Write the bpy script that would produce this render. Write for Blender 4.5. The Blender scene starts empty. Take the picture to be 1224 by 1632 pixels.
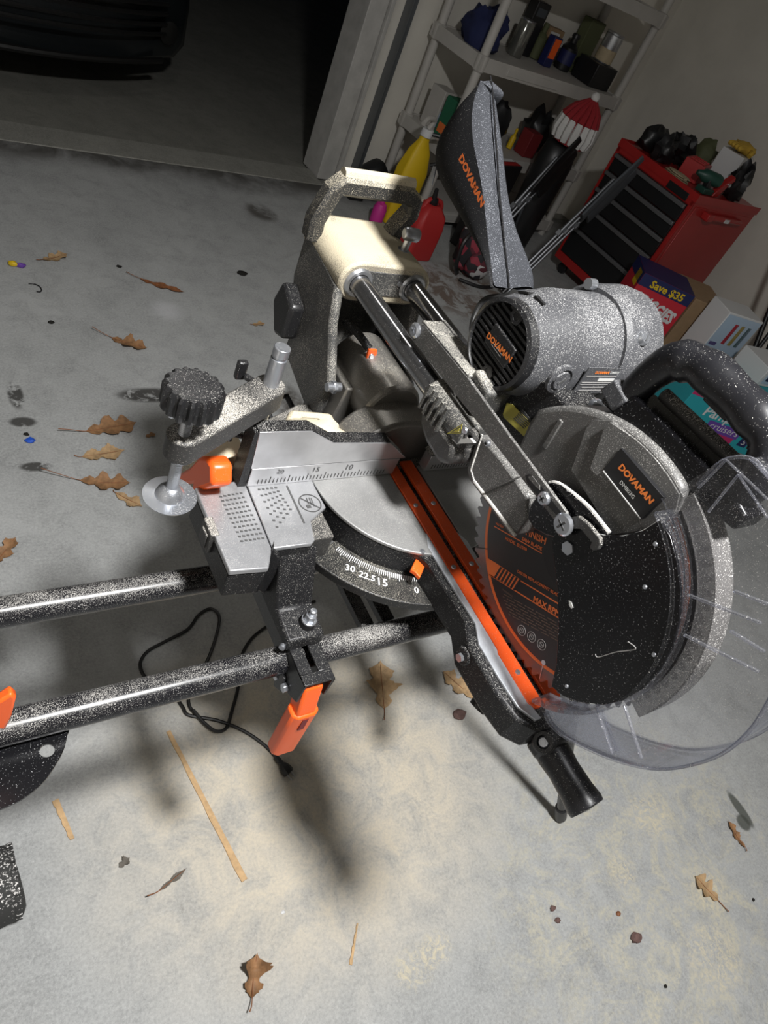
import bpy, bmesh, math, random
from mathutils import Vector, Matrix, noise
random.seed(7)
S = bpy.context.scene
COL = S.collection
H = 0.9            # height of the saw table above the floor; all coordinates below are relative to the table top, z = 0
# ------------------------------------------------------------------ camera
CAM = Vector((-0.55642134, -0.508488672, 0.584180229))
MR = Matrix(((0.825861667, -0.431521789, 0.362962055), (-0.102636197, -0.747981751, -0.65573555), (0.55445317, 0.504293809, -0.662019211)))   # rows: image right, image down, view direction
F = 1085.0
cd = bpy.data.cameras.new('camera'); cam = bpy.data.objects.new('camera', cd); COL.objects.link(cam)
cd.sensor_fit = 'HORIZONTAL'; cd.sensor_width = 36.0; cd.lens = F / 1224 * 36.0
cd.clip_start = 0.02; cd.clip_end = 100
r, d, f = MR
cam.matrix_world = Matrix(((r.x, -d.x, -f.x, CAM.x), (r.y, -d.y, -f.y, CAM.y), (r.z, -d.z, -f.z, CAM.z + H), (0, 0, 0, 1)))
S.camera = cam
# ------------------------------------------------------------------ world, lamp, exposure
w = bpy.data.worlds.new('night'); S.world = w; w.use_nodes = True
w.node_tree.nodes['Background'].inputs[0].default_value = (0.55, 0.65, 0.9, 1)
w.node_tree.nodes['Background'].inputs[1].default_value = 0.004
LAMP = Vector((-0.15, -0.66, 1.58))
ld = bpy.data.lights.new('ceiling_lamp_light', 'AREA'); ld.shape = 'DISK'; ld.size = 0.20; ld.energy = 80; ld.color = (1.0, 0.995, 0.985)
lo = bpy.data.objects.new('ceiling_lamp_light', ld); COL.objects.link(lo); lo.location = LAMP + Vector((0, 0, H))
LAMP2 = Vector((0.10, 1.40, 1.58))
ld2 = bpy.data.lights.new('side_lamp_light', 'AREA'); ld2.shape = 'DISK'; ld2.size = 0.20; ld2.energy = 3.2; ld2.color = (1.0, 0.97, 0.92)
lo2 = bpy.data.objects.new('side_lamp_light', ld2); COL.objects.link(lo2); lo2.location = LAMP2 + Vector((0, 0, H))
vs = S.view_settings
vs.view_transform = 'Standard'; vs.look = 'None'; vs.exposure = 0.0; vs.gamma = 1.0; vs.use_curve_mapping = False

# ------------------------------------------------------------------ photograph directions
def ray(u, v):
    a = Vector(((u - 612) / F, (v - 816) / F, 1.0))
    return MR.transposed() @ a
def px(u, v, x=None, y=None, z=None):
    d = ray(u, v)
    i, val = (0, x) if x is not None else (1, y) if y is not None else (2, z)
    return CAM + d * ((val - CAM[i]) / d[i])
K = {'1': (460, 240, 3.06), '2': (680, 100, 2.25), '3': (720, 430, 2.4286), '4': (740, 720, 2.529), '5': (210, 530, 2.2255), '6': (300, 740, 2.661),
     '7': (500, 0, 1.6906), '8': (0, 0, 2.04), 'L': (0, 860, 2.448), 'G': (540, 200, 5.1), 'T': (980, 140, 5.016), 'P': (1000, 430, 5.263),
     'S': (680, 0, 3.825), 'C': (830, 180, 4.533), 'A': (700, 600, 4.371), 'R': (560, 700, 3.0235), 'B': (760, 790, 4.8), 'M': (740, 440, 3.6),
     'D': (900, 640, 3.7778), 'E': (0, 360, 3.0233), 'N': (500, 1240, 1.6906), 'Q': (0, 1200, 1.974)}
def k(c, u, v, **pl):
    o = K[c]; return px(o[0] + u / o[2], o[1] + v / o[2], **pl)
def ks(c, pts, **pl): return [k(c, u, v, **pl) for u, v in pts]

# ------------------------------------------------------------------ materials
M = {}
def nt(name):
    m = bpy.data.materials.new(name); m.use_nodes = True
    return m, m.node_tree, m.node_tree.nodes['Principled BSDF']
def node(t, typ, **kw):
    n = t.nodes.new(typ)
    for a, b in kw.items(): setattr(n, a, b)
    return n
def math_(t, op, a, b=None, clamp=False):
    n = t.nodes.new('ShaderNodeMath'); n.operation = op; n.use_clamp = clamp
    for i, x in enumerate((a, b)):
        if x is None: continue
        if isinstance(x, (int, float)): n.inputs[i].default_value = x
        else: t.links.new(x, n.inputs[i])
    return n.outputs[0]
def maprange(t, x, a, b, c=0.0, d=1.0, smooth=False):
    n = t.nodes.new('ShaderNodeMapRange')
    if smooth: n.interpolation_type = 'SMOOTHSTEP'
    t.links.new(x, n.inputs[0])
    for i, v in enumerate((a, b, c, d)):
        if isinstance(v, (int, float)): n.inputs[1 + i].default_value = v
        else: t.links.new(v, n.inputs[1 + i])
    return n.outputs[0]
def noise_(t, scale, detail=2, rough=0.5, vec=None, dist=0.0):
    n = t.nodes.new('ShaderNodeTexNoise'); n.inputs['Scale'].default_value = scale; n.inputs['Detail'].default_value = detail
    n.inputs['Roughness'].default_value = rough; n.inputs['Distortion'].default_value = dist
    if vec is not None: t.links.new(vec, n.inputs['Vector'])
    return n.outputs['Fac']
def mix(t, fac, a, b):
    n = t.nodes.new('ShaderNodeMix'); n.data_type = 'RGBA'
    if isinstance(fac, (int, float)): n.inputs[0].default_value = fac
    else: t.links.new(fac, n.inputs[0])
    for i, v in ((6, a), (7, b)):
        if isinstance(v, tuple): n.inputs[i].default_value = v + (1,) if len(v) == 3 else v
        else: t.links.new(v, n.inputs[i])
    return n.outputs[2]
def obj_co(t): return t.nodes.new('ShaderNodeTexCoord').outputs['Object']
def dust_mask(t, co, amount, speck, lo=-0.3, cover=0.5):
    up = t.nodes.new('ShaderNodeSeparateXYZ'); g = t.nodes.new('ShaderNodeNewGeometry'); t.links.new(g.outputs['Normal'], up.inputs[0])
    upf = maprange(t, up.outputs[2], lo, 0.95)
    big = maprange(t, noise_(t, 15, 3, 0.6, co), 0.3, 0.7, 0.55, 1.35)
    cov = math_(t, 'MULTIPLY', math_(t, 'MULTIPLY', upf, big), amount)
    thr = math_(t, 'SUBTRACT', 0.69, math_(t, 'MULTIPLY', cov, 0.44))
    fine = noise_(t, speck, 2, 0.65, co)
    return maprange(t, fine, thr, math_(t, 'ADD', thr, 0.075))
def mat(name, base, rough=0.5, metal=0.0, dust=0.0, dustcol=(0.62, 0.60, 0.56), speck=1050, lo=-0.3, vary=0.0, vscale=30, bump=0.0, bscale=900, cover=0.5, emit=None, spec=0.5):
    m, t, b = nt(name); M[name] = m
    co = obj_co(t)
    b.inputs['Roughness'].default_value = rough; b.inputs['Metallic'].default_value = metal
    b.inputs['Specular IOR Level'].default_value = spec
    col = tuple(base) + (1,)
    b.inputs['Base Color'].default_value = col
    out = None
    if vary:
        out = mix(t, maprange(t, noise_(t, vscale, 4, 0.6, co), 0.35, 0.65), tuple(c * (1 - vary) for c in base), tuple(min(1, c * (1 + vary)) for c in base))
    if dust:
        dm = dust_mask(t, co, dust, speck, lo, cover)
        out = mix(t, dm, out if out is not None else tuple(base), dustcol)
        t.links.new(maprange(t, dm, 0, 1, rough, 0.95), b.inputs['Roughness'])
        if metal: t.links.new(maprange(t, dm, 0, 1, metal, 0.0), b.inputs['Metallic'])
    if out is not None: t.links.new(out, b.inputs['Base Color'])
    if bump:
        bp = t.nodes.new('ShaderNodeBump'); bp.inputs['Strength'].default_value = bump; bp.inputs['Distance'].default_value = 0.001
        t.links.new(noise_(t, bscale, 3, 0.6, co), bp.inputs['Height']); t.links.new(bp.outputs[0], b.inputs['Normal'])
    if emit:
        b.inputs['Emission Color'].default_value = tuple(emit[:3]) + (1,); b.inputs['Emission Strength'].default_value = emit[3]
    return m
def clear_mat(name, tint, gloss_rough, dust, body=0.0, bodycol=(0.5, 0.5, 0.5)):
    m = bpy.data.materials.new(name); m.use_nodes = True; M[name] = m; t = m.node_tree
    out = t.nodes['Material Output']; t.nodes.remove(t.nodes['Principled BSDF'])
    tr = node(t, 'ShaderNodeBsdfTransparent'); tr.inputs[0].default_value = tint + (1,)
    gl = node(t, 'ShaderNodeBsdfGlossy'); gl.inputs['Roughness'].default_value = gloss_rough; gl.inputs[0].default_value = (0.9, 0.92, 1, 1)
    fr = node(t, 'ShaderNodeFresnel'); fr.inputs[0].default_value = 1.45
    a = node(t, 'ShaderNodeMixShader'); t.links.new(math_(t, 'MULTIPLY', fr.outputs[0], 0.65), a.inputs[0]); t.links.new(tr.outputs[0], a.inputs[1]); t.links.new(gl.outputs[0], a.inputs[2])
    df = node(t, 'ShaderNodeBsdfDiffuse'); df.inputs[0].default_value = bodycol + (1,)
    b = node(t, 'ShaderNodeMixShader'); b.inputs[0].default_value = body; t.links.new(a.outputs[0], b.inputs[1]); t.links.new(df.outputs[0], b.inputs[2])
    co = obj_co(t); dm = dust_mask(t, co, dust, 800, -3.0)
    d2 = node(t, 'ShaderNodeBsdfDiffuse'); d2.inputs[0].default_value = (0.7, 0.68, 0.64, 1)
    c = node(t, 'ShaderNodeMixShader'); t.links.new(dm, c.inputs[0]); t.links.new(b.outputs[0], c.inputs[1]); t.links.new(d2.outputs[0], c.inputs[2])
    t.links.new(c.outputs[0], out.inputs[0])
mat('cast_black', (0.010, 0.010, 0.011), 0.42, 0, 0.21, bump=0.25, lo=-0.8, spec=0.3)
mat('cast_dusty', (0.035, 0.034, 0.033), 0.5, 0, 0.46, bump=0.25, dustcol=(0.50, 0.47, 0.42))
mat('scale_black', (0.010, 0.010, 0.010), 0.45, 0, 0.25, dustcol=(0.50, 0.47, 0.40))
mat('trunk_dusty', (0.060, 0.060, 0.059), 0.42, 0.2, 0.46, bump=0.3, dustcol=(0.47, 0.445, 0.39), lo=-1.3)
mat('handle_cast', (0.028, 0.028, 0.028), 0.45, 0, 0.62, bump=0.3, dustcol=(0.60, 0.54, 0.42), lo=-0.5)
mat('barrel_metal', (0.22, 0.21, 0.195), 0.33, 0.6, 0.30, dustcol=(0.50, 0.46, 0.38), lo=-0.6)
mat('cream_dust', (0.24, 0.215, 0.17), 0.6, 0, 1.05, bump=0.6, bscale=500, dustcol=(0.66, 0.58, 0.42), lo=-0.9)
mat('edge_dust', (0.20, 0.195, 0.185), 0.8, 0, 0.75, dustcol=(0.62, 0.60, 0.56), lo=-2.0)
mat('guard_grey', (0.080, 0.078, 0.075), 0.42, 0.0, 0.31, bump=0.15, lo=-2.0, dustcol=(0.46, 0.445, 0.42))
mat('motor_grey', (0.060, 0.061, 0.066), 0.45, 0, 0.32, bump=0.2, lo=-1.0, dustcol=(0.43, 0.425, 0.42), spec=0.25)
mat('black_plastic', (0.012, 0.012, 0.013), 0.35, 0, 0.16, bump=0.05)
mat('black_gloss', (0.005, 0.005, 0.006), 0.25, 0, 0.11, lo=-3.5, speck=620, dustcol=(0.40, 0.40, 0.40), spec=0.35)
mat('black_plain', (0.010, 0.010, 0.011), 0.4)
mat('black_void', (0.002, 0.002, 0.002), 0.8)
mat('grip_rubber', (0.010, 0.010, 0.012), 0.36, 0, 0.09, lo=-1.0, speck=700, spec=0.4)
mat('tube_black', (0.008, 0.008, 0.010), 0.24, 0.0, 0.38, lo=-0.35, dustcol=(0.42, 0.405, 0.38))
mat('rail_steel', (0.30, 0.30, 0.31), 0.17, 0.95, 0.05, lo=-0.2)
mat('steel', (0.55, 0.56, 0.58), 0.30, 0.9, 0.10)
mat('zinc', (0.50, 0.52, 0.56), 0.28, 0.85, 0.16)
mat('silver', (0.42, 0.425, 0.44), 0.36, 0.65, 0.20, vary=0.08, dustcol=(0.66, 0.64, 0.60), lo=0.0)
mat('silver_table', (0.36, 0.36, 0.355), 0.42, 0.60, 0.22, vary=0.1, vscale=14, dustcol=(0.62, 0.60, 0.56), lo=0.0)
mat('silver_bright', (0.72, 0.75, 0.80), 0.30, 0.55, 0.10, vary=0.12, vscale=50, lo=0.0)
mat('fence_face', (0.55, 0.55, 0.56), 0.33, 0.75, 0.10, vary=0.10, vscale=20, lo=-0.6)
mat('engraved', (0.06, 0.06, 0.06), 0.7)
mat('white_print', (0.75, 0.75, 0.75), 0.6)
mat('orange', (0.86, 0.115, 0.012), 0.38, 0, 0.04)
mat('orange_insert', (0.72, 0.085, 0.012), 0.36, 0, 0.06)
mat('orange_print', (0.72, 0.16, 0.035), 0.5)
mat('orange_logo', (0.85, 0.22, 0.04), 0.5)
mat('blade_steel', (0.16, 0.16, 0.165), 0.34, 0.8, 0.03)
mat('blade_black', (0.018, 0.017, 0.018), 0.36)
mat('grey_print', (0.30, 0.29, 0.28), 0.6)
mat('small_print', (0.11, 0.075, 0.055), 0.6)
mat('yellow_label', (0.42, 0.37, 0.06), 0.5, 0, 0.16, lo=-1.0)
mat('white_label', (0.60, 0.60, 0.58), 0.55, 0, 0.12)
mat('bag_black', (0.010, 0.010, 0.011), 0.85, 0, 0.06, bump=0.25, bscale=500, spec=0.2)
mat('bag_lit', (0.040, 0.042, 0.048), 0.85, 0, 0.27, bump=0.2, bscale=300, lo=-1.4, dustcol=(0.28, 0.29, 0.32), spec=0.15)  # dusty black cloth; light falling on the top gusset put into the colour
mat('cord_black', (0.010, 0.010, 0.010), 0.45)
mat('tyre', (0.030, 0.030, 0.029), 0.8, 0, 0.42, bump=0.3, speck=260, dustcol=(0.66, 0.64, 0.62), lo=0.35)
clear_mat('clear_plastic', (0.965, 0.965, 0.97), 0.05, 0.10, 0.012, (0.6, 0.6, 0.62))
clear_mat('clear_edge', (0.86, 0.865, 0.89), 0.05, 0.10, 0.06, (0.6, 0.6, 0.63))
clear_mat('smoky_plastic', (0.60, 0.59, 0.58), 0.25, 0.26, 0.30, (0.30, 0.29, 0.28))
# the room and the things about it
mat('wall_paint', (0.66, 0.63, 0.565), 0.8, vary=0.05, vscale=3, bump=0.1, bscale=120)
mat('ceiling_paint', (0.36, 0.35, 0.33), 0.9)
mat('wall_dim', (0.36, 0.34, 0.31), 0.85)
mat('trim_white', (0.42, 0.41, 0.39), 0.6, vary=0.1, vscale=12)
mat('track_steel', (0.16, 0.17, 0.18), 0.4, 0.6)
mat('shelf_plastic', (0.44, 0.42, 0.39), 0.55, vary=0.05, vscale=8)
mat('red_paint', (0.33, 0.016, 0.015), 0.32, vary=0.05, vscale=6)
mat('red_plastic', (0.38, 0.02, 0.02), 0.45)
mat('dark_red', (0.16, 0.012, 0.015), 0.6)
mat('drawer_black', (0.010, 0.010, 0.011), 0.4)
mat('drawer_trim', (0.16, 0.16, 0.165), 0.35, 0.5)
mat('card_brown', (0.30, 0.20, 0.11), 0.8, vary=0.06)
mat('paper_white', (0.62, 0.62, 0.62), 0.6)
mat('pale_blue', (0.40, 0.50, 0.62), 0.6)
mat('teal_card', (0.02, 0.33, 0.38), 0.5)
mat('magenta_card', (0.45, 0.02, 0.12), 0.5)
mat('purple_card', (0.13, 0.05, 0.32), 0.5)
mat('navy_card', (0.012, 0.016, 0.085), 0.5)
mat('crimson_card', (0.52, 0.02, 0.035), 0.5)
mat('yellow', (0.66, 0.44, 0.01), 0.5)
mat('mustard_cloth', (0.60, 0.38, 0.05), 0.85)
mat('pink', (0.55, 0.03, 0.26), 0.5)
mat('olive', (0.09, 0.10, 0.045), 0.7)
mat('green_tool', (0.012, 0.055, 0.040), 0.45)
mat('green_card', (0.015, 0.12, 0.06), 0.6)
mat('blue_cloth', (0.012, 0.018, 0.075), 0.85)
mat('blue_bright', (0.03, 0.16, 0.30), 0.5)
mat('tan_paper', (0.42, 0.34, 0.22), 0.85, vary=0.1, vscale=40)
mat('glass_jar', (0.20, 0.20, 0.18), 0.15, 0.6)
mat('grey_cloth', (0.060, 0.066, 0.075), 0.8)
mat('grey_tube', (0.14, 0.145, 0.155), 0.35, 0.5)
mat('knit_red', (0.28, 0.012, 0.018), 0.85)
mat('knit_white', (0.62, 0.61, 0.59), 0.85)
mat('car_paint', (0.010, 0.012, 0.013), 0.25)
mat('car_trim', (0.004, 0.004, 0.004), 0.5)
mat('led_green', (0.05, 0.5, 0.02), 0.4, emit=(0.15, 1.0, 0.05, 3.0))
mat('leaf_brown', (0.24, 0.125, 0.055), 0.7, vary=0.3, vscale=60)
mat('leaf_tan', (0.36, 0.235, 0.12), 0.7, vary=0.25, vscale=60)
mat('leaf_rust', (0.22, 0.085, 0.032), 0.7, vary=0.3, vscale=60)
mat('leaf_grey', (0.13, 0.115, 0.095), 0.8, vary=0.3, vscale=60)
mat('wood_strip', (0.50, 0.33, 0.17), 0.8, vary=0.15, vscale=80)
mat('clod', (0.02, 0.019, 0.017), 0.95, spec=0.1)
mat('stone_red', (0.13, 0.075, 0.065), 0.85, vary=0.25, vscale=70, bump=0.4)
mat('chip_blue', (0.02, 0.09, 0.50), 0.5)
# ------------------------------------------------------------------ mesh builder
def frame(axis):
    z = Vector(axis).normalized()
    x = z.orthogonal().normalized() if abs(z.x) > 0.999 or abs(z.y) > 0.999 or abs(z.z) > 0.999 else z.cross(Vector((0, 0, 1))).normalized()
    return x, z.cross(x), z
class MB:
    def __init__(s): s.v = []; s.f = []
    def add(s, vs, fs):
        n = len(s.v); s.v += [Vector(a) for a in vs]; s.f += [[i + n for i in q] for q in fs]; return s
    def prism(s, pts, vec):
        pts = [Vector(p) for p in pts]; vec = Vector(vec); n = len(pts)
        return s.add(pts + [p + vec for p in pts], [list(range(n))[::-1], list(range(n, 2 * n))] + [[i, (i + 1) % n, n + (i + 1) % n, n + i] for i in range(n)])
    def px(s, yz, x0, x1): return s.prism([(x0, a, b) for a, b in yz], (x1 - x0, 0, 0))
    def py(s, xz, y0, y1): return s.prism([(a, y0, b) for a, b in xz], (0, y1 - y0, 0))
    def pz(s, xy, z0, z1): return s.prism([(a, b, z0) for a, b in xy], (0, 0, z1 - z0))
    def box(s, x0, x1, y0, y1, z0, z1): return s.pz([(x0, y0), (x1, y0), (x1, y1), (x0, y1)], z0, z1)
    def obox(s, c, ax, ay, az):            # oriented box: centre and three half-edge vectors
        c = Vector(c); ax = Vector(ax); ay = Vector(ay); az = Vector(az)
        return s.prism([c - ax - ay - az, c + ax - ay - az, c + ax + ay - az, c - ax + ay - az], az * 2)
    def loft(s, rings, caps=True, closed=True):
        n = len(rings[0]); vs = [p for r in rings for p in r]; fs = []
        for i in range(len(rings) - 1):
            for j in range(n if closed else n - 1):
                a = i * n + j; b = i * n + (j + 1) % n; fs.append([a, b, b + n, a + n])
        if caps: fs += [list(range(n))[::-1], [len(vs) - n + j for j in range(n)]]
        return s.add(vs, fs)
    def cyl(s, p0, p1, r0, r1=None, n=24):
        p0 = Vector(p0); p1 = Vector(p1); r1 = r0 if r1 is None else r1; x, y, z = frame(p1 - p0)
        c = [(math.cos(2 * math.pi * i / n), math.sin(2 * math.pi * i / n)) for i in range(n)]
        return s.loft([[p0 + (x * a + y * b) * r0 for a, b in c], [p1 + (x * a + y * b) * r1 for a, b in c]])
    def lathe(s, prof, o, axis, n=28, a0=0, a1=2 * math.pi, xref=None):
        o = Vector(o); x, y, z = frame(axis)
        if xref is not None: x = Vector(xref).normalized(); y = z.cross(x)
        full = abs(a1 - a0 - 2 * math.pi) < 1e-6; m = n if full else n + 1
        rings = []
        for i in range(m):
            a = a0 + (a1 - a0) * i / n; d_ = x * math.cos(a) + y * math.sin(a)
            rings.append([o + d_ * rr + z * h for rr, h in prof])
        if full: rings.append(rings[0])
        return s.loft(rings, caps=not full)
    def tube(s, path, r, n=10, caps=True):
        path = [Vector(p) for p in path]; rs = r if isinstance(r, (list, tuple)) else [r] * len(path); rings = []; x = None
        for i, p in enumerate(path):
            t_ = (path[min(i + 1, len(path) - 1)] - path[max(i - 1, 0)]).normalized()
            if x is None: x = t_.orthogonal().normalized()
            x = (x - t_ * x.dot(t_)).normalized(); y = t_.cross(x)
            rings.append([p + (x * math.cos(2 * math.pi * j / n) + y * math.sin(2 * math.pi * j / n)) * rs[i] for j in range(n)])
        return s.loft(rings, caps)
    def ring(s, cy, cz, r0, r1, a0, a1, x0, x1, n=48):     # sector of a ring in the blade plane; angles in degrees from +y towards +z
        full = abs(a1 - a0) >= 359.9; pr = []
        for i in range(n + 1):
            a = math.radians(a0 + (a1 - a0) * i / n); c_, s_ = math.cos(a), math.sin(a)
            pr.append([(x0, cy + r0 * c_, cz + r0 * s_), (x0, cy + r1 * c_, cz + r1 * s_), (x1, cy + r1 * c_, cz + r1 * s_), (x1, cy + r0 * c_, cz + r0 * s_)])
        return s.loft(pr, caps=not full)
    def blob(s, c, rx, ry, rz, n=12, rings=8, amp=0.15, fr=3.0, seed=0.0, rot=0.0, zmin=-99.0):
        c = Vector(c); vs = []; fs = []; R_ = Matrix.Rotation(rot, 3, 'Z')
        for i in range(rings + 1):
            th = math.pi * i / rings
            for j in range(n):
                ph = 2 * math.pi * j / n
                u_ = Vector((math.sin(th) * math.cos(ph), math.sin(th) * math.sin(ph), math.cos(th)))
                q_ = 1 + amp * noise.noise(u_ * fr + Vector((seed, seed * 1.7, 3.1)))
                w_ = c + R_ @ Vector((u_.x * rx * q_, u_.y * ry * q_, u_.z * rz * q_)); w_.z = max(w_.z, zmin); vs.append(w_)
        for i in range(rings):
            for j in range(n):
                fs.append([i * n + j, i * n + (j + 1) % n, (i + 1) * n + (j + 1) % n, (i + 1) * n + j])
        return s.add(vs, fs)
    def build(s, name, m, parent=None, bevel=0.0, smooth=35, seg=2, label=None, loc=None, subd=0):
        base = WL[parent] if parent is not None else (Vector(loc) if loc is not None else Vector((0, 0, 0)))
        me = bpy.data.meshes.new(name); me.from_pydata([v - base for v in s.v], [], s.f)
        bm = bmesh.new(); bm.from_mesh(me); bmesh.ops.remove_doubles(bm, verts=bm.verts, dist=1e-6)
        bmesh.ops.recalc_face_normals(bm, faces=bm.faces); bm.to_mesh(me); bm.free()
        if smooth:
            me.shade_smooth(); me.set_sharp_from_angle(angle=math.radians(smooth))
        me.materials.append(M[m])
        o = bpy.data.objects.new(name, me); COL.objects.link(o)
        WL[o] = base
        if parent is not None: o.parent = parent
        else: o.location = base + Vector((0, 0, H))
        if subd:
            q_ = o.modifiers.new('sub', 'SUBSURF'); q_.levels = subd; q_.render_levels = subd
        if bevel:
            q_ = o.modifiers.new('bevel', 'BEVEL'); q_.width = bevel; q_.segments = seg; q_.limit_method = 'ANGLE'; q_.angle_limit = math.radians(40)
        if label: o['label'] = label
        return o
WL = {}
def tag(o, label, cat, group=None, kind=None):
    if label: o['label'] = label
    if cat: o['category'] = cat
    if group: o['group'] = group
    if kind: o['kind'] = kind
    return o
def thing(name, label, cat, loc, group=None):
    o = bpy.data.objects.new(name, None); COL.objects.link(o); o.empty_display_size = 0.05
    WL[o] = Vector(loc); o.location = Vector(loc) + Vector((0, 0, H))
    return tag(o, label, cat, group)
def struct(name, mb, m, bevel=0.0, label=None):
    o = mb.build(name, m, None, bevel); o['kind'] = 'structure'
    if label: o['label'] = label
    return o
def smoothpath(pts, n=6):
    pts = [Vector(p) for p in pts]; out = []
    for i in range(len(pts) - 1):
        a = pts[max(i - 1, 0)]; b = pts[i]; c = pts[i + 1]; e = pts[min(i + 2, len(pts) - 1)]
        for j in range(n):
            t_ = j / n
            out.append(0.5 * ((2 * b) + (c - a) * t_ + (2 * a - 5 * b + 4 * c - e) * t_ ** 2 + (3 * b - a - 3 * c + e) * t_ ** 3))
    return out + [pts[-1]]
NRM = {'x': Vector((-1, 0, 0)), 'y': Vector((0, -1, 0)), 'z': Vector((0, 0, 1))}
def text(string, A, B, nrm, m, parent, name='lettering', bold=0.0, shear=0.0, hfac=1.0, lift=0.0004, maxh=None):
    """lettering that runs from A to B on a surface with the normal nrm"""
    A = Vector(A); B = Vector(B); nrm = Vector(nrm).normalized(); xd = (B - A); wd = xd.length; xd.normalize(); yd = nrm.cross(xd).normalized()
    cu = bpy.data.curves.new('t', 'FONT'); cu.body = string; cu.size = 1.0; cu.offset = bold; cu.shear = shear; cu.resolution_u = 2
    ob = bpy.data.objects.new('t', cu); COL.objects.link(ob)
    dg = bpy.context.evaluated_depsgraph_get(); me = bpy.data.meshes.new_from_object(ob.evaluated_get(dg))
    bpy.data.objects.remove(ob); bpy.data.curves.remove(cu)
    xs = [v.co.x for v in me.vertices]; x0, x1 = min(xs), max(xs); sc = wd / (x1 - x0); base = WL[parent]
    for v in me.vertices:
        v.co = A + xd * ((v.co.x - x0) * sc) + yd * (v.co.y * sc * hfac) + nrm * lift - base
    me.materials.clear(); me.materials.append(M[m]); me.name = name
    o = bpy.data.objects.new(name, me); COL.objects.link(o); o.parent = parent; WL[o] = base
    return o
def ktext(string, c, p0, p1, ax, val, m, parent, **kw):
    return text(string, k(c, *p0, **{ax: val}), k(c, *p1, **{ax: val}), NRM[ax], m, parent, **kw)
def joincurve(c, pts, **pl): return smoothpath(ks(c, pts, **pl))
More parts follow.
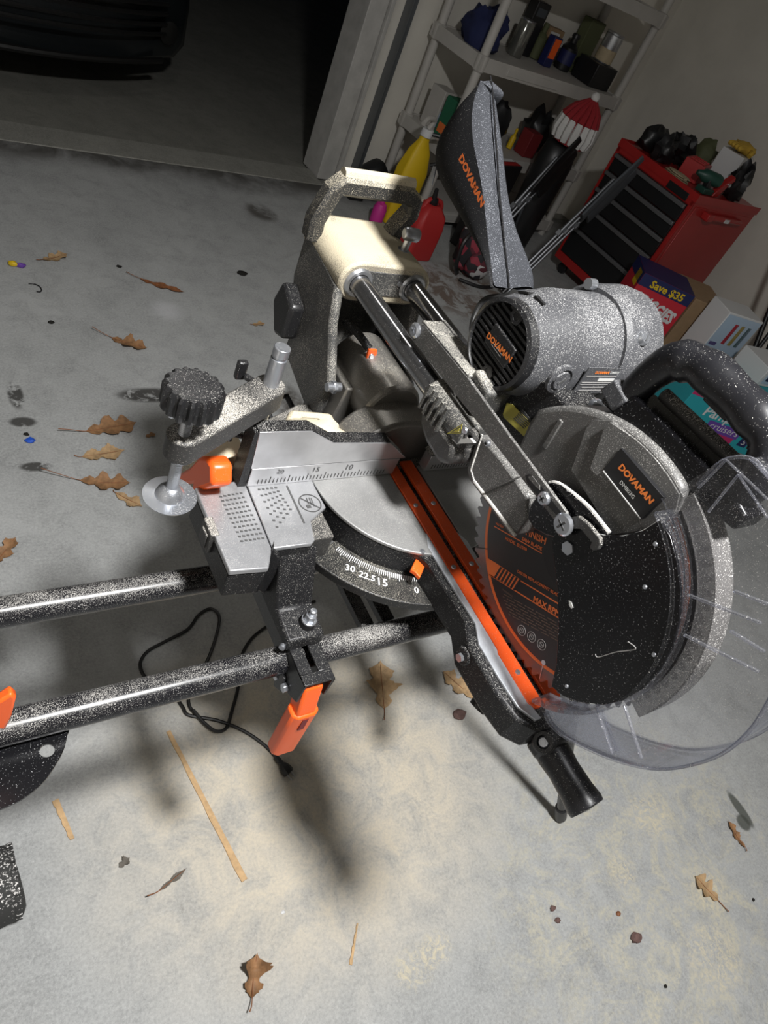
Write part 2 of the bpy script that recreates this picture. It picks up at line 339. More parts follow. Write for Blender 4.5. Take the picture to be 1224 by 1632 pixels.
# ================================================================== the garage
FL = -H
YAW = math.radians(5.0)
GU = Vector((math.cos(YAW), math.sin(YAW), 0)); GV = Vector((-math.sin(YAW), math.cos(YAW), 0)); GZ = Vector((0, 0, 1))
JAMB = px(512, 283, z=FL)                     # foot of the door jamb
def G(u, v, z=0.0): return JAMB + GU * u + GV * v + GZ * z       # garage coordinates, z above the floor
def gbox(mb, u0, u1, v0, v1, z0, z1): return mb.prism([G(u0, v0, z0), G(u1, v0, z0), G(u1, v1, z0), G(u0, v1, z0)], GZ * (z1 - z0))
def concrete(name, c0, c1, stain, dusty):
    m, t, b = nt(name); M[name] = m; co = obj_co(t); b.inputs['Roughness'].default_value = 0.75
    n1 = noise_(t, 2.2, 5, 0.65, co, 0.3); n2 = noise_(t, 11, 5, 0.7, co, 0.6); n3 = noise_(t, 160, 3, 0.7, co); n4 = noise_(t, 520, 2, 0.6, co)
    col = mix(t, maprange(t, n1, 0.3, 0.7), c0, c1)
    col = mix(t, maprange(t, n2, 0.45, 0.75, 0, 0.6), col, tuple(c * 0.58 for c in c0))
    col = mix(t, maprange(t, noise_(t, 38, 6, 0.75, co, 1.5), 0.55, 0.72, 0, 0.40), col, tuple(c * 0.55 for c in c0))
    col = mix(t, maprange(t, noise_(t, 27, 6, 0.75, co, 2.0), 0.56, 0.75, 0, 0.45), col, tuple(min(1, c * 1.35) for c in c1))
    col = mix(t, maprange(t, n3, 0.35, 0.7, 0.0, 0.42), col, tuple(min(1, c * 1.45) for c in c1))
    col = mix(t, maprange(t, n4, 0.60, 0.75, 0.0, 0.5), col, tuple(c * 0.55 for c in c0))
    col = mix(t, maprange(t, n4, 0.27, 0.38, 0.5, 0.0), col, tuple(min(1, c * 1.6) for c in c1))
    if dusty:
        def near(x, y, sx, sy):                                   # film of dust lying round a spot of the floor
            mp = node(t, 'ShaderNodeMapping'); mp.inputs['Location'].default_value = (-x / sx, -y / sy, 0); mp.inputs['Scale'].default_value = (1 / sx, 1 / sy, 0.0)
            t.links.new(co, mp.inputs[0]); g = node(t, 'ShaderNodeTexGradient'); g.gradient_type = 'SPHERICAL'; t.links.new(mp.outputs[0], g.inputs[0]); return g.outputs[1]
        tan = (0.62, 0.54, 0.41)
        f1 = near(0.12, -0.12, 0.62, 0.50)
        col = mix(t, math_(t, 'MULTIPLY', maprange(t, f1, 0.0, 0.6, 0, 0.80, True), math_(t, 'MULTIPLY', maprange(t, n2, 0.62, 0.40, 0.35, 1.0), maprange(t, n3, 0.2, 0.6, 0.5, 1.0))), col, tan)
        mm = noise_(t, 9, 6, 0.72, co, 1.6)                        # swept streaks of sawdust in front of the saw
        f2 = near(0.86, -0.62, 0.62, 0.46)
        col = mix(t, math_(t, 'MULTIPLY', maprange(t, f2, 0.0, 0.45, 0, 1.0, True), math_(t, 'MULTIPLY', maprange(t, mm, 0.46, 0.60, 0, 0.75), maprange(t, noise_(t, 90, 4, 0.7, co), 0.35, 0.6))), col, (0.50, 0.465, 0.355))
        for (u, v, s_) in ((905, 100, 0.10), (1060, 300, 0.09), (1080, 480, 0.12), (330, 460, 0.05), (270, 510, 0.06), (830, 250, 0.06)):
            p = k('N', u, v, z=FL); f3 = near(p.x, p.y, s_, s_ * 0.8)
            col = mix(t, math_(t, 'MULTIPLY', maprange(t, f3, 0.0, 0.6, 0, 0.9, True), maprange(t, noise_(t, 60, 5, 0.8, co, 1.2), 0.46, 0.62)), col, (0.56, 0.50, 0.36))
        for (u, v, sx, sy) in ((75, 815, .030, .085), (735, 815, .16, .05), (110, 945, .05, .03), (170, 1160, .055, .025)):   # oil spots by the clamp
            p = k('E', u, v, z=FL); f4 = near(p.x, p.y, sx, sy)
            col = mix(t, math_(t, 'MULTIPLY', maprange(t, f4, 0.15, 0.5, 0, 0.9, True), maprange(t, noise_(t, 22, 4, 0.7, co, 0.3), 0.36, 0.46)), col, (0.03, 0.028, 0.025))
        for (u, v, sx, sy) in ((458, 650, .10, .16), (850, 690, .12, .12)):
            p = px(458, 640, z=FL) if u == 458 else k('8', u, v, z=FL); f5 = near(p.x, p.y, sx, sy)
            col = mix(t, math_(t, 'MULTIPLY', maprange(t, f5, 0.1, 0.6, 0, 0.85, True), maprange(t, noise_(t, 9, 4, 0.7, co, 0.3), 0.34, 0.56)), col, (0.06, 0.052, 0.044))
        for (u, v, sx, sy, cc) in ((1150, 85, .022, .07, (.05, .055, .045)), (1158, 120, .03, .03, (.05, .055, .045))):
            p = k('N', u, v, z=FL); f6 = near(p.x, p.y, sx, sy)
            col = mix(t, maprange(t, f6, 0.1, 0.4, 0, 0.85, True), col, cc)
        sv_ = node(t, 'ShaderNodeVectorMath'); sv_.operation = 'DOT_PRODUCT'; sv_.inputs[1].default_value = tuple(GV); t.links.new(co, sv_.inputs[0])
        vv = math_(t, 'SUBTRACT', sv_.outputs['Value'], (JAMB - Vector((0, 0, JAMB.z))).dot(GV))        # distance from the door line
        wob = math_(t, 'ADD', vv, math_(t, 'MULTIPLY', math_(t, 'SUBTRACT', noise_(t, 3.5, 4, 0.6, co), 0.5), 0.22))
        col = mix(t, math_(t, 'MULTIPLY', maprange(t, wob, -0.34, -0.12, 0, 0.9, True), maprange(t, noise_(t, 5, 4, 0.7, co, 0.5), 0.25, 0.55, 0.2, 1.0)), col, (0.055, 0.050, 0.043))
        p = px(740, 465, z=FL); f7 = near(p.x, p.y, 0.45, 0.35)     # brown stains by the backpack
        col = mix(t, math_(t, 'MULTIPLY', maprange(t, f7, 0.05, 0.5, 0, 0.8, True), maprange(t, noise_(t, 9, 4, 0.7, co, 0.8), 0.45, 0.56)), col, (0.12, 0.075, 0.05))
        p = px(265, 495, z=FL); f8 = near(p.x, p.y, 0.10, 0.10)     # chalky scuff
        col = mix(t, maprange(t, f8, 0.1, 0.9, 0, 0.5, True), col, (0.6, 0.6, 0.62))
    t.links.new(col, b.inputs['Base Color'])
    bp = node(t, 'ShaderNodeBump'); bp.inputs['Strength'].default_value = 0.35; bp.inputs['Distance'].default_value = 0.002
    t.links.new(math_(t, 'ADD', n3, math_(t, 'MULTIPLY', n2, 2.0)), bp.inputs['Height']); t.links.new(bp.outputs[0], b.inputs['Normal'])
concrete('concrete', (0.27, 0.275, 0.272), (0.37, 0.375, 0.37), 0.5, True)
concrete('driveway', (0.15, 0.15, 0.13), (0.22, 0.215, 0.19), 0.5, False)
concrete('lip_concrete', (0.19, 0.188, 0.168), (0.29, 0.285, 0.255), 0.5, False)
UW = 2.26                                     # right wall, from the jamb along the door wall
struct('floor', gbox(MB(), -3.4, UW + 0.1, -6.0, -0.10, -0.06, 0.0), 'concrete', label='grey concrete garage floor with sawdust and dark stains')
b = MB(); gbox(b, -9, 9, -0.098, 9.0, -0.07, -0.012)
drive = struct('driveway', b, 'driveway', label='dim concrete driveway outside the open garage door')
b = MB(); gbox(b, -3.4, -0.04, -0.10, 0.09, -0.06, 0.004)
struct('trim_1', b, 'lip_concrete', 0.004, 'weathered concrete lip along the garage door threshold')
b = MB(); gbox(b, -0.0, UW + 0.1, 0.02, 0.16, -0.05, 2.58)
struct('wall_front', b, 'wall_paint', label='pale wall beside the open garage door')
b = MB(); gbox(b, -5.2, 0.0, 0.02, 0.16, 2.15, 2.58)
struct('wall_header', b, 'wall_paint', label='wall above the open garage door')
b = MB(); gbox(b, UW, UW + 0.12, -6.0, 0.02, -0.05, 2.58)
struct('wall_right', b, 'wall_paint', label='beige side wall behind the red tool chest')
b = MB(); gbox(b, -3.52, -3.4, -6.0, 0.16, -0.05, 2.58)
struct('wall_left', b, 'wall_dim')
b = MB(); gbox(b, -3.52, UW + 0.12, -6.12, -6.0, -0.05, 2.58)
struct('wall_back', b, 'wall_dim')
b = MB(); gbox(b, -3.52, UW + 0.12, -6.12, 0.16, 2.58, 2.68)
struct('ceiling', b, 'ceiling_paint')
# door jamb boards and the door track
b = MB(); gbox(b, -0.035, 0.075, -0.01, 0.17, -0.005, 2.15)
struct('trim_2', b, 'trim_white', 0.004, 'white painted jamb board at the garage door opening')
b = MB(); gbox(b, 0.077, 0.10, -0.03, 0.02, -0.002, 2.15)
struct('trim_3', b, 'trim_white', 0.003, 'narrow white stop moulding beside the door jamb')
b = MB(); gbox(b, 0.190, 0.194, -0.05, 0.018, 0.03, 2.2); gbox(b, 0.194, 0.212, -0.05, -0.045, 0.03, 2.2); gbox(b, 0.212, 0.216, -0.05, -0.035, 0.03, 2.2)
struct('trim_4', b, 'track_steel', 0.001, 'dark steel door track running up the wall')
# the lamp that lights the place
for LP, lb in ((LAMP, 'round white ceiling lamp hanging above the saw'), (LAMP2, 'round white ceiling lamp nearer the garage door')):
    t_ = thing('ceiling_lamp', lb, 'lamp', (LP.x, LP.y, 1.68))
    MB().lathe([(0.0, 0.0), (0.05, 0.0), (0.055, -0.02), (0.03, -0.03), (0.0, -0.03)], (LP.x, LP.y, 1.68), (0, 0, 1)).build('canopy', 'trim_white', t_)
    MB().lathe([(0.03, -0.03), (0.125, -0.05), (0.128, -0.098), (0.112, -0.098), (0.112, -0.06), (0.0, -0.055)], (LP.x, LP.y, 1.68), (0, 0, 1)).build('shade', 'trim_white', t_)
# ================================================================== the sliding mitre saw
saw = thing('mitre_saw', 'black and orange sliding mitre saw covered in sawdust on a tube stand', 'mitre saw', (0, 0, -0.12))
BY, BZ, BR = -0.272, 0.1474, 0.1525
def P(mb, name, m, parent=saw, **kw): return mb.build(name, m, parent, **kw)
# ---- base: wings, extension pads, turntable
padR = [(-0.233, 0.004), (-0.144, 0.004), (-0.1455, -0.010), (-0.145, -0.045), (-0.174, -0.063), (-0.181, -0.092), (-0.187, -0.0965), (-0.2365, -0.0955)]
padL = [(-0.297, 0.006), (-0.2365, 0.012), (-0.2345, 0.004), (-0.2380, -0.096), (-0.251, -0.121), (-0.295, -0.117)]
mir = lambda l: [(-a, b_) for a, b_ in l][::-1]
def scaled(l, s_):
    cx_ = sum(a for a, _ in l) / len(l); cy_ = sum(b_ for _, b_ in l) / len(l); return [(cx_ + (a - cx_) * s_, cy_ + (b_ - cy_) * s_) for a, b_ in l]
base = P(MB().box(-0.232, 0.232, 0.012, 0.075, -0.085, -0.004).box(-0.232, -0.150, -0.088, 0.02, -0.060, -0.004).box(0.150, 0.232, -0.088, 0.02, -0.060, -0.004)
         .pz([(-0.16, 0.02), (0.16, 0.02), (0.15, 0.14), (0.09, 0.17), (-0.09, 0.17), (-0.15, 0.14)], -0.085, -0.02), 'base_casting', 'cast_dusty', bevel=0.003)
for nm, pl, dk in (('wing_plate', padR, -0.034), ('wing_plate', mir(padR), -0.034)):
    wp = P(MB().pz(pl, -0.006, 0.0), nm, 'silver', bevel=0.0012)
    P(MB().pz(scaled(pl, 0.985), dk, -0.006), 'wing_casting', 'cast_black', wp, bevel=0.002)
    if pl is padR: wingL = wp
for pl in (padL, mir(padL)):
    wp = P(MB().pz(pl, -0.008, 0.0), 'extension_pad', 'silver', bevel=0.0015)
    P(MB().pz(scaled(pl, 0.985), -0.050, -0.008), 'pad_casting', 'cast_black', wp, bevel=0.003)
    if pl is padL: padl = wp
# the notch on the pad's outer side, with its catch
P(MB().box(-0.3005, -0.290, -0.068, -0.040, -0.030, 0.001).box(-0.303, -0.298, -0.062, -0.046, -0.028, -0.006), 'pad_catch', 'cast_dusty', padl, bevel=0.0015)
# embossed dashes in the two plates, one mesh for each plate
def dashes(parent, quad, nu, nv, skip):
    mb = MB(); A, Bq, Cq, Dq = [k('6', *q_, z=0.0) for q_ in quad]
    for i in range(nu):
        for j in range(nv):
            if skip(i, j): continue
            u_ = (i + 0.5) / nu; v_ = (j + 0.5) / nv
            c = A.lerp(Bq, u_).lerp(Dq.lerp(Cq, u_), v_)
            mb.obox(c + Vector((0, 0, 0.0002)), (0.0016, -0.0003, 0), (0.0002, 0.0011, 0), (0, 0, 0.0004))
    o = P(mb, 'embossed_marks', 'engraved', parent); return o
dashes(padl, [(125, 130), (228, 112), (330, 322), (222, 338)], 6, 11, lambda i, j: (i + j) % 2 == 1 and False)
dashes(wingL, [(285, 95), (375, 92), (445, 190), (375, 290)], 5, 7, lambda i, j: False)
c0, c1 = k('6', 418, 92, z=0.0), k('6', 492, 250, z=0.0); dd = (c1 - c0)
P(MB().obox((c0 + c1) / 2, dd / 2, Vector((0.0012, 0, 0)), (0, 0, 0.0005)), 'embossed_line', 'engraved', wingL)
ic = k('6', 516, 165, z=0.0)      # warning pictogram: ring, bar and hand
P(MB().lathe([(0.0135, 0.0), (0.0150, 0.0), (0.0150, 0.0006), (0.0135, 0.0006)], ic, (0, 0, 1)).obox(ic, (0.0095, -0.0095, 0), (0.0006, 0.0006, 0), (0, 0, 0.0006))
  .obox(ic + Vector((0.004, 0.001, 0)), (0.0006, 0.007, 0), (0.0006, 0, 0), (0, 0, 0.0006)).obox(ic + Vector((0.0015, 0.003, 0)), (0.0006, 0.006, 0), (0.0006, 0, 0), (0, 0, 0.0006))
  .obox(ic + Vector((-0.002, 0.004, 0)), (0.0006, 0.005, 0), (0.0006, 0, 0), (0, 0, 0.0006)).obox(ic + Vector((-0.004, -0.005, 0)), (0.003, 0.0, 0), (0, 0.0026, 0), (0, 0, 0.0006)), 'pictogram', 'engraved', wingL)
# dark diagonal rib between the pad and the front leg
P(MB().prism(ks('6', [(355, 362), (300, 455), (282, 530), (322, 552), (372, 470), (386, 395)], y=-0.100), (0.012, 0.02, -0.004)), 'corner_rib', 'cast_black', base, bevel=0.002)
# front leg of the base with its foot
def front_leg(sg):
    yz = [(-0.090, -0.010), (-0.098, -0.022), (-0.128, -0.082), (-0.172, -0.086), (-0.174, -0.104), (-0.085, -0.104), (-0.080, -0.06)]
    x0, x1 = (-0.222, -0.172) if sg < 0 else (0.172, 0.222)
    o = P(MB().px(yz, x0, x1), 'base_foot', 'cast_black', bevel=0.004)
    return o
footL = front_leg(-1); front_leg(1)
bt = k('6', 508, 668, z=-0.080)
P(MB().cyl(bt + Vector((0, 0, -0.008)), bt + Vector((0, 0, 0.004)), 0.0105, 0.009), 'rubber_sleeve', 'black_plain', footL)
P(MB().cyl(bt + Vector((0, 0, 0.0)), bt + Vector((0, 0, 0.016)), 0.0072, n=6).lathe([(0, 0.016), (0.004, 0.016), (0.0045, 0.024), (0.0, 0.026)], bt, (0, 0, 1), n=12).lathe([(0.0, 0.003), (0.0095, 0.003), (0.0095, 0.006), (0.0, 0.006)], bt, (0, 0, 1)), 'foot_bolt', 'zinc', footL, bevel=0.0006)
P(MB().cyl(k('6', 404, 768, z=-0.10), k('6', 404, 768, z=-0.10) + Vector((-0.004, -0.003, 0)), 0.004, n=12), 'side_screw', 'zinc', footL)
# turntable and scale plate
TR = 0.1440
def arc(r_, a0, a1, n): return [(r_ * math.sin(math.radians(a0 + (a1 - a0) * i / n)), -r_ * math.cos(math.radians(a0 + (a1 - a0) * i / n))) for i in range(n + 1)]
turn = P(MB().pz(arc(TR, -93, -11, 24) + [(-0.0235, -0.135), (-0.0235, 0.012), (-TR, 0.010)], -0.005, 0.0), 'turntable', 'silver_table', bevel=0.0012)
P(MB().pz(arc(TR, 93, 11, 24) + [(0.0285, -0.135), (0.0285, 0.012), (TR, 0.010)], -0.005, 0.0), 'table_half', 'silver_table', turn, bevel=0.0012)
P(MB().pz(arc(TR - 0.001, -95, 95, 60) + [(0.10, 0.06), (-0.10, 0.06)], -0.047, -0.005), 'turntable_rim', 'cast_black', turn, bevel=0.0015)
ring_pts = arc(0.1925, -62, 62, 40) + arc(0.120, 62, -62, 40)
scale = P(MB().pz(ring_pts, -0.055, -0.042), 'scale_plate', 'scale_black', bevel=0.0015)
mb = MB()
for a in [x_ * 1.0 for x_ in range(-58, -9)]:
    L_ = 0.011 if a % 5 == 0 else 0.0075
    c_ = Vector((math.sin(math.radians(a)), -math.cos(math.radians(a)), 0)); q_ = Vector((c_.y, -c_.x, 0))
    mb.obox(c_ * (0.1490 + L_ / 2) + Vector((0, 0, -0.0417)), c_ * (L_ / 2), q_ * 0.00045, (0, 0, 0.0004))
P(mb, 'graduation_marks', 'white_print', scale)
for s_, p0, p1 in (('0', (960, 545), (979, 548)), ('15', (806, 512), (846, 520)), ('22.5', (722, 474), (790, 498)), ('30', (664, 447), (706, 460))):
    ktext(s_, '6', p0, p1, 'z', -0.0418, 'white_print', scale, bold=0.012)
# table arm with its bright strip and kerf inserts
armL = [(-0.036, -0.100), (-0.0505, -0.124), (-0.042, -0.150), (-0.038, -0.235), (-0.054, -0.270), (-0.054, -0.330), (-0.048, -0.366), (-0.030, -0.384), (0.0, -0.388)]
arm = P(MB().pz(armL + [(-a, b_) for a, b_ in armL[::-1][1:]], -0.046, -0.0035), 'table_arm', 'cast_black', bevel=0.004)
strip = [(-0.0225, -0.105), (-0.033, -0.128), (-0.0305, -0.246), (-0.0425, -0.272), (-0.0425, -0.318), (-0.0405, -0.355), (-0.028, -0.3745), (-0.019, -0.3745), (-0.0225, -0.356)]
P(MB().pz(strip, -0.0035, 0.0003), 'arm_face', 'silver_bright', arm, bevel=0.0008)
P(MB().pz(mir(strip), -0.0035, 0.0003), 'arm_face', 'silver_bright', arm, bevel=0.0008)
ins = P(MB().pz([(-0.0225, 0.022), (-0.005, 0.022), (-0.005, -0.356), (-0.0105, -0.363), (-0.020, -0.3625), (-0.0255, -0.355), (-0.0255, -0.290), (-0.0225, -0.284)], -0.004, 0.0012), 'kerf_insert', 'orange_insert', bevel=0.0008)
P(MB().pz([(0.005, 0.022), (0.0245, 0.022), (0.0245, -0.358), (0.019, -0.366), (0.005, -0.3625)], -0.004, 0.0012), 'kerf_insert', 'orange_insert', bevel=0.0008)
P(MB().pz([(-0.005, -0.3555), (0.005, -0.3555), (0.005, -0.3635), (-0.005, -0.3635)], -0.004, 0.0012), 'kerf_end', 'orange_insert', ins)
P(MB().box(-0.005, 0.005, -0.3555, 0.02, -0.03, -0.006), 'kerf_slot', 'black_void', arm)
for x_, y_ in ((-0.0145, -0.165), (0.0155, -0.165), (-0.0145, -0.318), (0.0155, -0.318), (-0.0145, -0.06), (0.0155, -0.06)):
    P(MB().lathe([(0, 0.0012), (0.0036, 0.0012), (0.003, 0.0026), (0.0, 0.003)], (x_, y_, 0), (0, 0, 1), n=14), 'insert_screw', 'zinc', ins)
# mitre pointer
pt = k('R', 338, 545, z=-0.004)
ptr = P(MB().prism(ks('R', [(318, 520), (352, 514), (374, 540), (366, 585), (352, 610), (322, 680), (300, 655), (278, 640), (302, 590), (312, 560)], z=-0.020), (0, 0, 0.006)).prism(ks('R', [(316, 530), (362, 530), (366, 585), (316, 575)], z=-0.014), (0, 0, 0.012)), 'mitre_pointer', 'orange', bevel=0.001)
P(MB().lathe([(0, 0), (0.0042, 0), (0.0036, 0.0024), (0, 0.003)], k('R', 340, 545, z=-0.002), (0, 0, 1), n=14), 'pointer_screw', 'zinc', ptr)
# handle grip at the end of the arm, lock lever, detent knob
g0 = Vector((0.001, -0.386, -0.030))
lock = P(MB().lathe([(0.0, 0.0), (0.012, 0.0), (0.019, 0.006), (0.0205, 0.016), (0.0185, 0.035), (0.0195, 0.060), (0.0215, 0.074), (0.0205, 0.080), (0.0, 0.082)], g0 + Vector((0, -0.006, -0.005)), (0.06, -1, -0.06), n=28), 'lock_grip', 'grip_rubber', bevel=0.001)
P(MB().px([(-0.384, -0.048), (-0.384, -0.008), (-0.398, -0.004), (-0.406, -0.012), (-0.406, -0.046)], -0.020, 0.018), 'grip_bracket', 'black_plastic', lock, bevel=0.005)
P(MB().lathe([(0.0075, 0), (0.0135, 0), (0.0135, 0.006), (0.0115, 0.008), (0.0075, 0.008)], (-0.017, -0.396, -0.018), (-0.8, 0, 0.6), n=28), 'pivot_collar', 'black_plastic', lock)
P(MB().lathe([(0, 0), (0.0068, 0), (0.0068, 0.003), (0.005, 0.0055), (0, 0.006)], (-0.018, -0.396, -0.0175), (-0.8, 0, 0.6), n=20).lathe([(0, 0.005), (0.003, 0.005), (0.003, 0.0066), (0, 0.0066)], (-0.018, -0.396, -0.0175), (-0.8, 0, 0.6), n=6), 'grip_pivot', 'zinc', lock)
P(MB().prism([k('R', u, v, z=-0.10) for u, v in ((735, 1270), (790, 1300), (800, 1370), (862, 1385), (862, 1455), (830, 1470), (785, 1450), (775, 1390))], (0, 0, 0.018)).box(-0.012, 0.02, -0.36, -0.30, -0.082, -0.046), 'detent_lever', 'orange', bevel=0.002)
kn = k('R', 600, 1300, z=-0.085); k2 = k('R', 690, 1205, z=-0.062)
P(MB().lathe([(0, 0), (0.011, 0.001), (0.012, 0.006), (0.009, (k2 - kn).length), (0, (k2 - kn).length)], kn, k2 - kn, n=20), 'lock_knob', 'black_plastic')
P(MB().prism(ks('R', [(510, 885), (535, 880), (570, 950), (560, 970)], z=-0.05), (0, 0, 0.01)), 'orange_tab', 'orange', arm, bevel=0.001)
P(MB().cyl((-0.056, -0.272, -0.022), (-0.050, -0.272, -0.022), 0.012, n=18), 'side_boss', 'cast_black', arm, bevel=0.002)
P(MB().cyl((-0.060, -0.272, -0.024), (-0.055, -0.272, -0.024), 0.0055, n=6), 'side_bolt', 'zinc', arm)
# ---- fence
fl = P(MB().box(-0.235, -0.021, 0.0, 0.016, 0.0005, 0.030), 'fence_base', 'fence_face', bevel=0.0006)
mb = MB()
for i in range(37):
    x_ = -0.222 + i * 0.0051; L_ = 0.011 if i % 5 == 3 else 0.0072
    mb.box(x_ - 0.0005, x_ + 0.0005, -0.0005, 0.001, 0.004, 0.004 + L_)
P(mb, 'graduation_marks', 'engraved', fl)
for s_, p0, p1 in (('20', (512, 500), (536, 500)), ('15', (641, 494), (662, 493)), ('10', (757, 486), (780, 485))):
    ktext(s_, '5', p0, p1, 'y', 0.0, 'engraved', fl, bold=0.0, lift=0.0006)
upf = P(MB().py([(-0.241, 0.090), (-0.1745, 0.088), (-0.137, 0.0665), (-0.050, 0.0610), (-0.012, 0.031), (-0.2365, 0.031)], 0.0, 0.018), 'sliding_fence', 'fence_face', bevel=0.0006)
P(MB().py([(-0.2415, 0.0905), (-0.174, 0.0885), (-0.1365, 0.067), (-0.050, 0.0615), (-0.050, 0.0595), (-0.137, 0.065), (-0.175, 0.0865), (-0.2415, 0.0885)], 0.0015, 0.0195).box(-0.246, -0.2366, 0.001, 0.024, 0.0, 0.0885), 'fence_back', 'cast_black', upf)
fr_ = P(MB().box(0.034, 0.235, 0.0, 0.016, 0.0005, 0.030), 'fence_base', 'fence_face', bevel=0.0006)
mb = MB()
for i in range(37):
    x_ = 0.045 + i * 0.0051; mb.box(x_ - 0.0005, x_ + 0.0005, -0.0005, 0.001, 0.005, 0.005 + (0.011 if i % 5 == 3 else 0.0072))
P(mb, 'graduation_marks', 'engraved', fr_)
P(MB().py([(0.030, 0.031), (0.060, 0.044), (0.236, 0.048), (0.236, 0.031)], 0.0, 0.018), 'sliding_fence', 'cast_dusty', bevel=0.001)
# casting behind the fence: curved hump over the pivot and two ramps thick with dust
hump = [(0.088 * math.cos(math.radians(a)), -0.020 + 0.086 * math.sin(math.radians(a))) for a in range(0, 181, 9)]
P(MB().py(hump, 0.030, 0.085), 'pivot_hump', 'barrel_metal', bevel=0.006)
P(MB().prism([(-0.205, 0.022, -0.004), (-0.085, 0.022, -0.004), (-0.080, 0.10, -0.004), (-0.14, 0.11, -0.004)], (0.0, 0.0, 0.030)), 'fence_rib', 'cream_dust', base, bevel=0.006)
P(MB().blob((-0.135, 0.052, 0.028), 0.060, 0.032, 0.016, 16, 8, 0.3, 3, 1.0), 'sawdust_heap', 'cream_dust', base)
P(MB().blob((0.10, 0.050, 0.018), 0.055, 0.028, 0.016, 14, 8, 0.3, 3, 5.0), 'sawdust_heap', 'cream_dust', base)
P(MB().prism([(0.205, 0.022, -0.004), (0.085, 0.022, -0.004), (0.080, 0.10, -0.004), (0.14, 0.11, -0.004)], (0.0, 0.0, 0.022)), 'fence_rib', 'cast_dusty', base, bevel=0.004)
# orange lever and dusty block at the rear corner of the base
P(MB().prism(ks('5', [(205, 475), (235, 440), (262, 440), (282, 470), (282, 545), (225, 565), (240, 690), (212, 670), (200, 600), (212, 540), (172, 545), (165, 500)], x=-0.292), (0.026, 0.0, 0.0)), 'rear_lever', 'orange', base, bevel=0.005)
P(MB().box(-0.290, -0.228, 0.024, 0.070, -0.06, 0.010).prism([(-0.290, 0.026, 0.010), (-0.235, 0.026, 0.030), (-0.235, 0.066, 0.030), (-0.290, 0.066, 0.010)], (0, 0, 0.004)), 'rear_corner', 'cream_dust', base, bevel=0.006)
# ---- hold-down clamp
clamp = P(MB().cyl((-0.2285, 0.030, -0.02), (-0.2285, 0.030, 0.170), 0.0092).cyl((-0.2285, 0.030, 0.173), (-0.2285, 0.030, 0.184), 0.0092).cyl((-0.2285, 0.030, 0.17), (-0.2285, 0.030, 0.174), 0.0080), 'hold_down_clamp', 'zinc', bevel=0.0008, label='zinc and black hold-down clamp standing at the end of the fence')
za = 0.122
R0 = Vector((-0.2285, 0.030, za)); R1 = k('5', 178, 392, z=za); ad = (R1 - R0).normalized(); an = Vector((-ad.y, ad.x, 0))
def capsule(c0, c1, ra, rb, n=10):
    out = []
    a0 = math.atan2((c1 - c0).y, (c1 - c0).x)
    for i in range(n + 1): a = a0 + math.pi / 2 + math.pi * i / n; out.append((c0.x + ra * math.cos(a), c0.y + ra * math.sin(a)))
    for i in range(n + 1): a = a0 - math.pi / 2 + math.pi * i / n; out.append((c1.x + rb * math.cos(a), c1.y + rb * math.sin(a)))
    return out
P(MB().pz(capsule(R0, R1, 0.0175, 0.0165), za - 0.016, za + 0.013), 'clamp_arm', 'cast_dusty', clamp, bevel=0.003)
sx, sy = R1.x, R1.y
P(MB().cyl((sx, sy, 0.055), (sx, sy, 0.170), 0.0052, n=16).lathe([(0.0052, 0.06 + i * 0.0022 + d_) if j % 2 else (0.0060, 0.06 + i * 0.0022 + d_) for i in range(42) for j, d_ in ((0, 0.0), (1, 0.0011))], (sx, sy, 0), (0, 0, 1), n=14), 'clamp_screw', 'zinc', clamp)
kb = MB(); n_ = 64; rr = [0.0262 + 0.0022 * (1 if (i % 4) < 2 else -0.4) for i in range(n_)]
kp = [(math.cos(2 * math.pi * i / n_), math.sin(2 * math.pi * i / n_)) for i in range(n_)]
kb.loft([[Vector((sx + c_ * r_ * q_, sy + s_ * r_ * q_, z_)) for (c_, s_), r_ in zip(kp, rr)] for z_, q_ in ((0.166, 0.90), (0.170, 1.0), (0.190, 1.0), (0.194, 0.90))])
P(kb, 'clamp_knob', 'black_plastic', clamp)
P(MB().lathe([(0.0, 0.0), (0.0270, -0.0015), (0.0275, 0.0), (0.0155, 0.0015), (0.014, 0.006), (0.009, 0.012), (0.006, 0.014), (0.0, 0.014)], (sx, sy, 0.047), (0, 0, 1), n=36), 'clamp_foot', 'zinc', clamp)
tk = R0 + an * 0.030 + Vector((0, 0, 0.0))
P(MB().tube([R0 + an * -0.016, R0 + an * -0.034], 0.004).obox(R0 + an * -0.040 + Vector((0, 0, 0.004)), (0.006, 0, 0), (0, 0.004, 0), (0, 0, 0.012)), 'arm_thumbscrew', 'black_plastic', clamp, bevel=0.002)
P(MB().tube([(-0.238, 0.030, 0.055), (-0.256, 0.034, 0.058)], 0.004).obox((-0.258, 0.034, 0.058), (0.003, 0, 0), (0, 0.006, 0), (0, 0, 0.010)), 'base_thumbscrew', 'black_plastic', clamp, bevel=0.002)
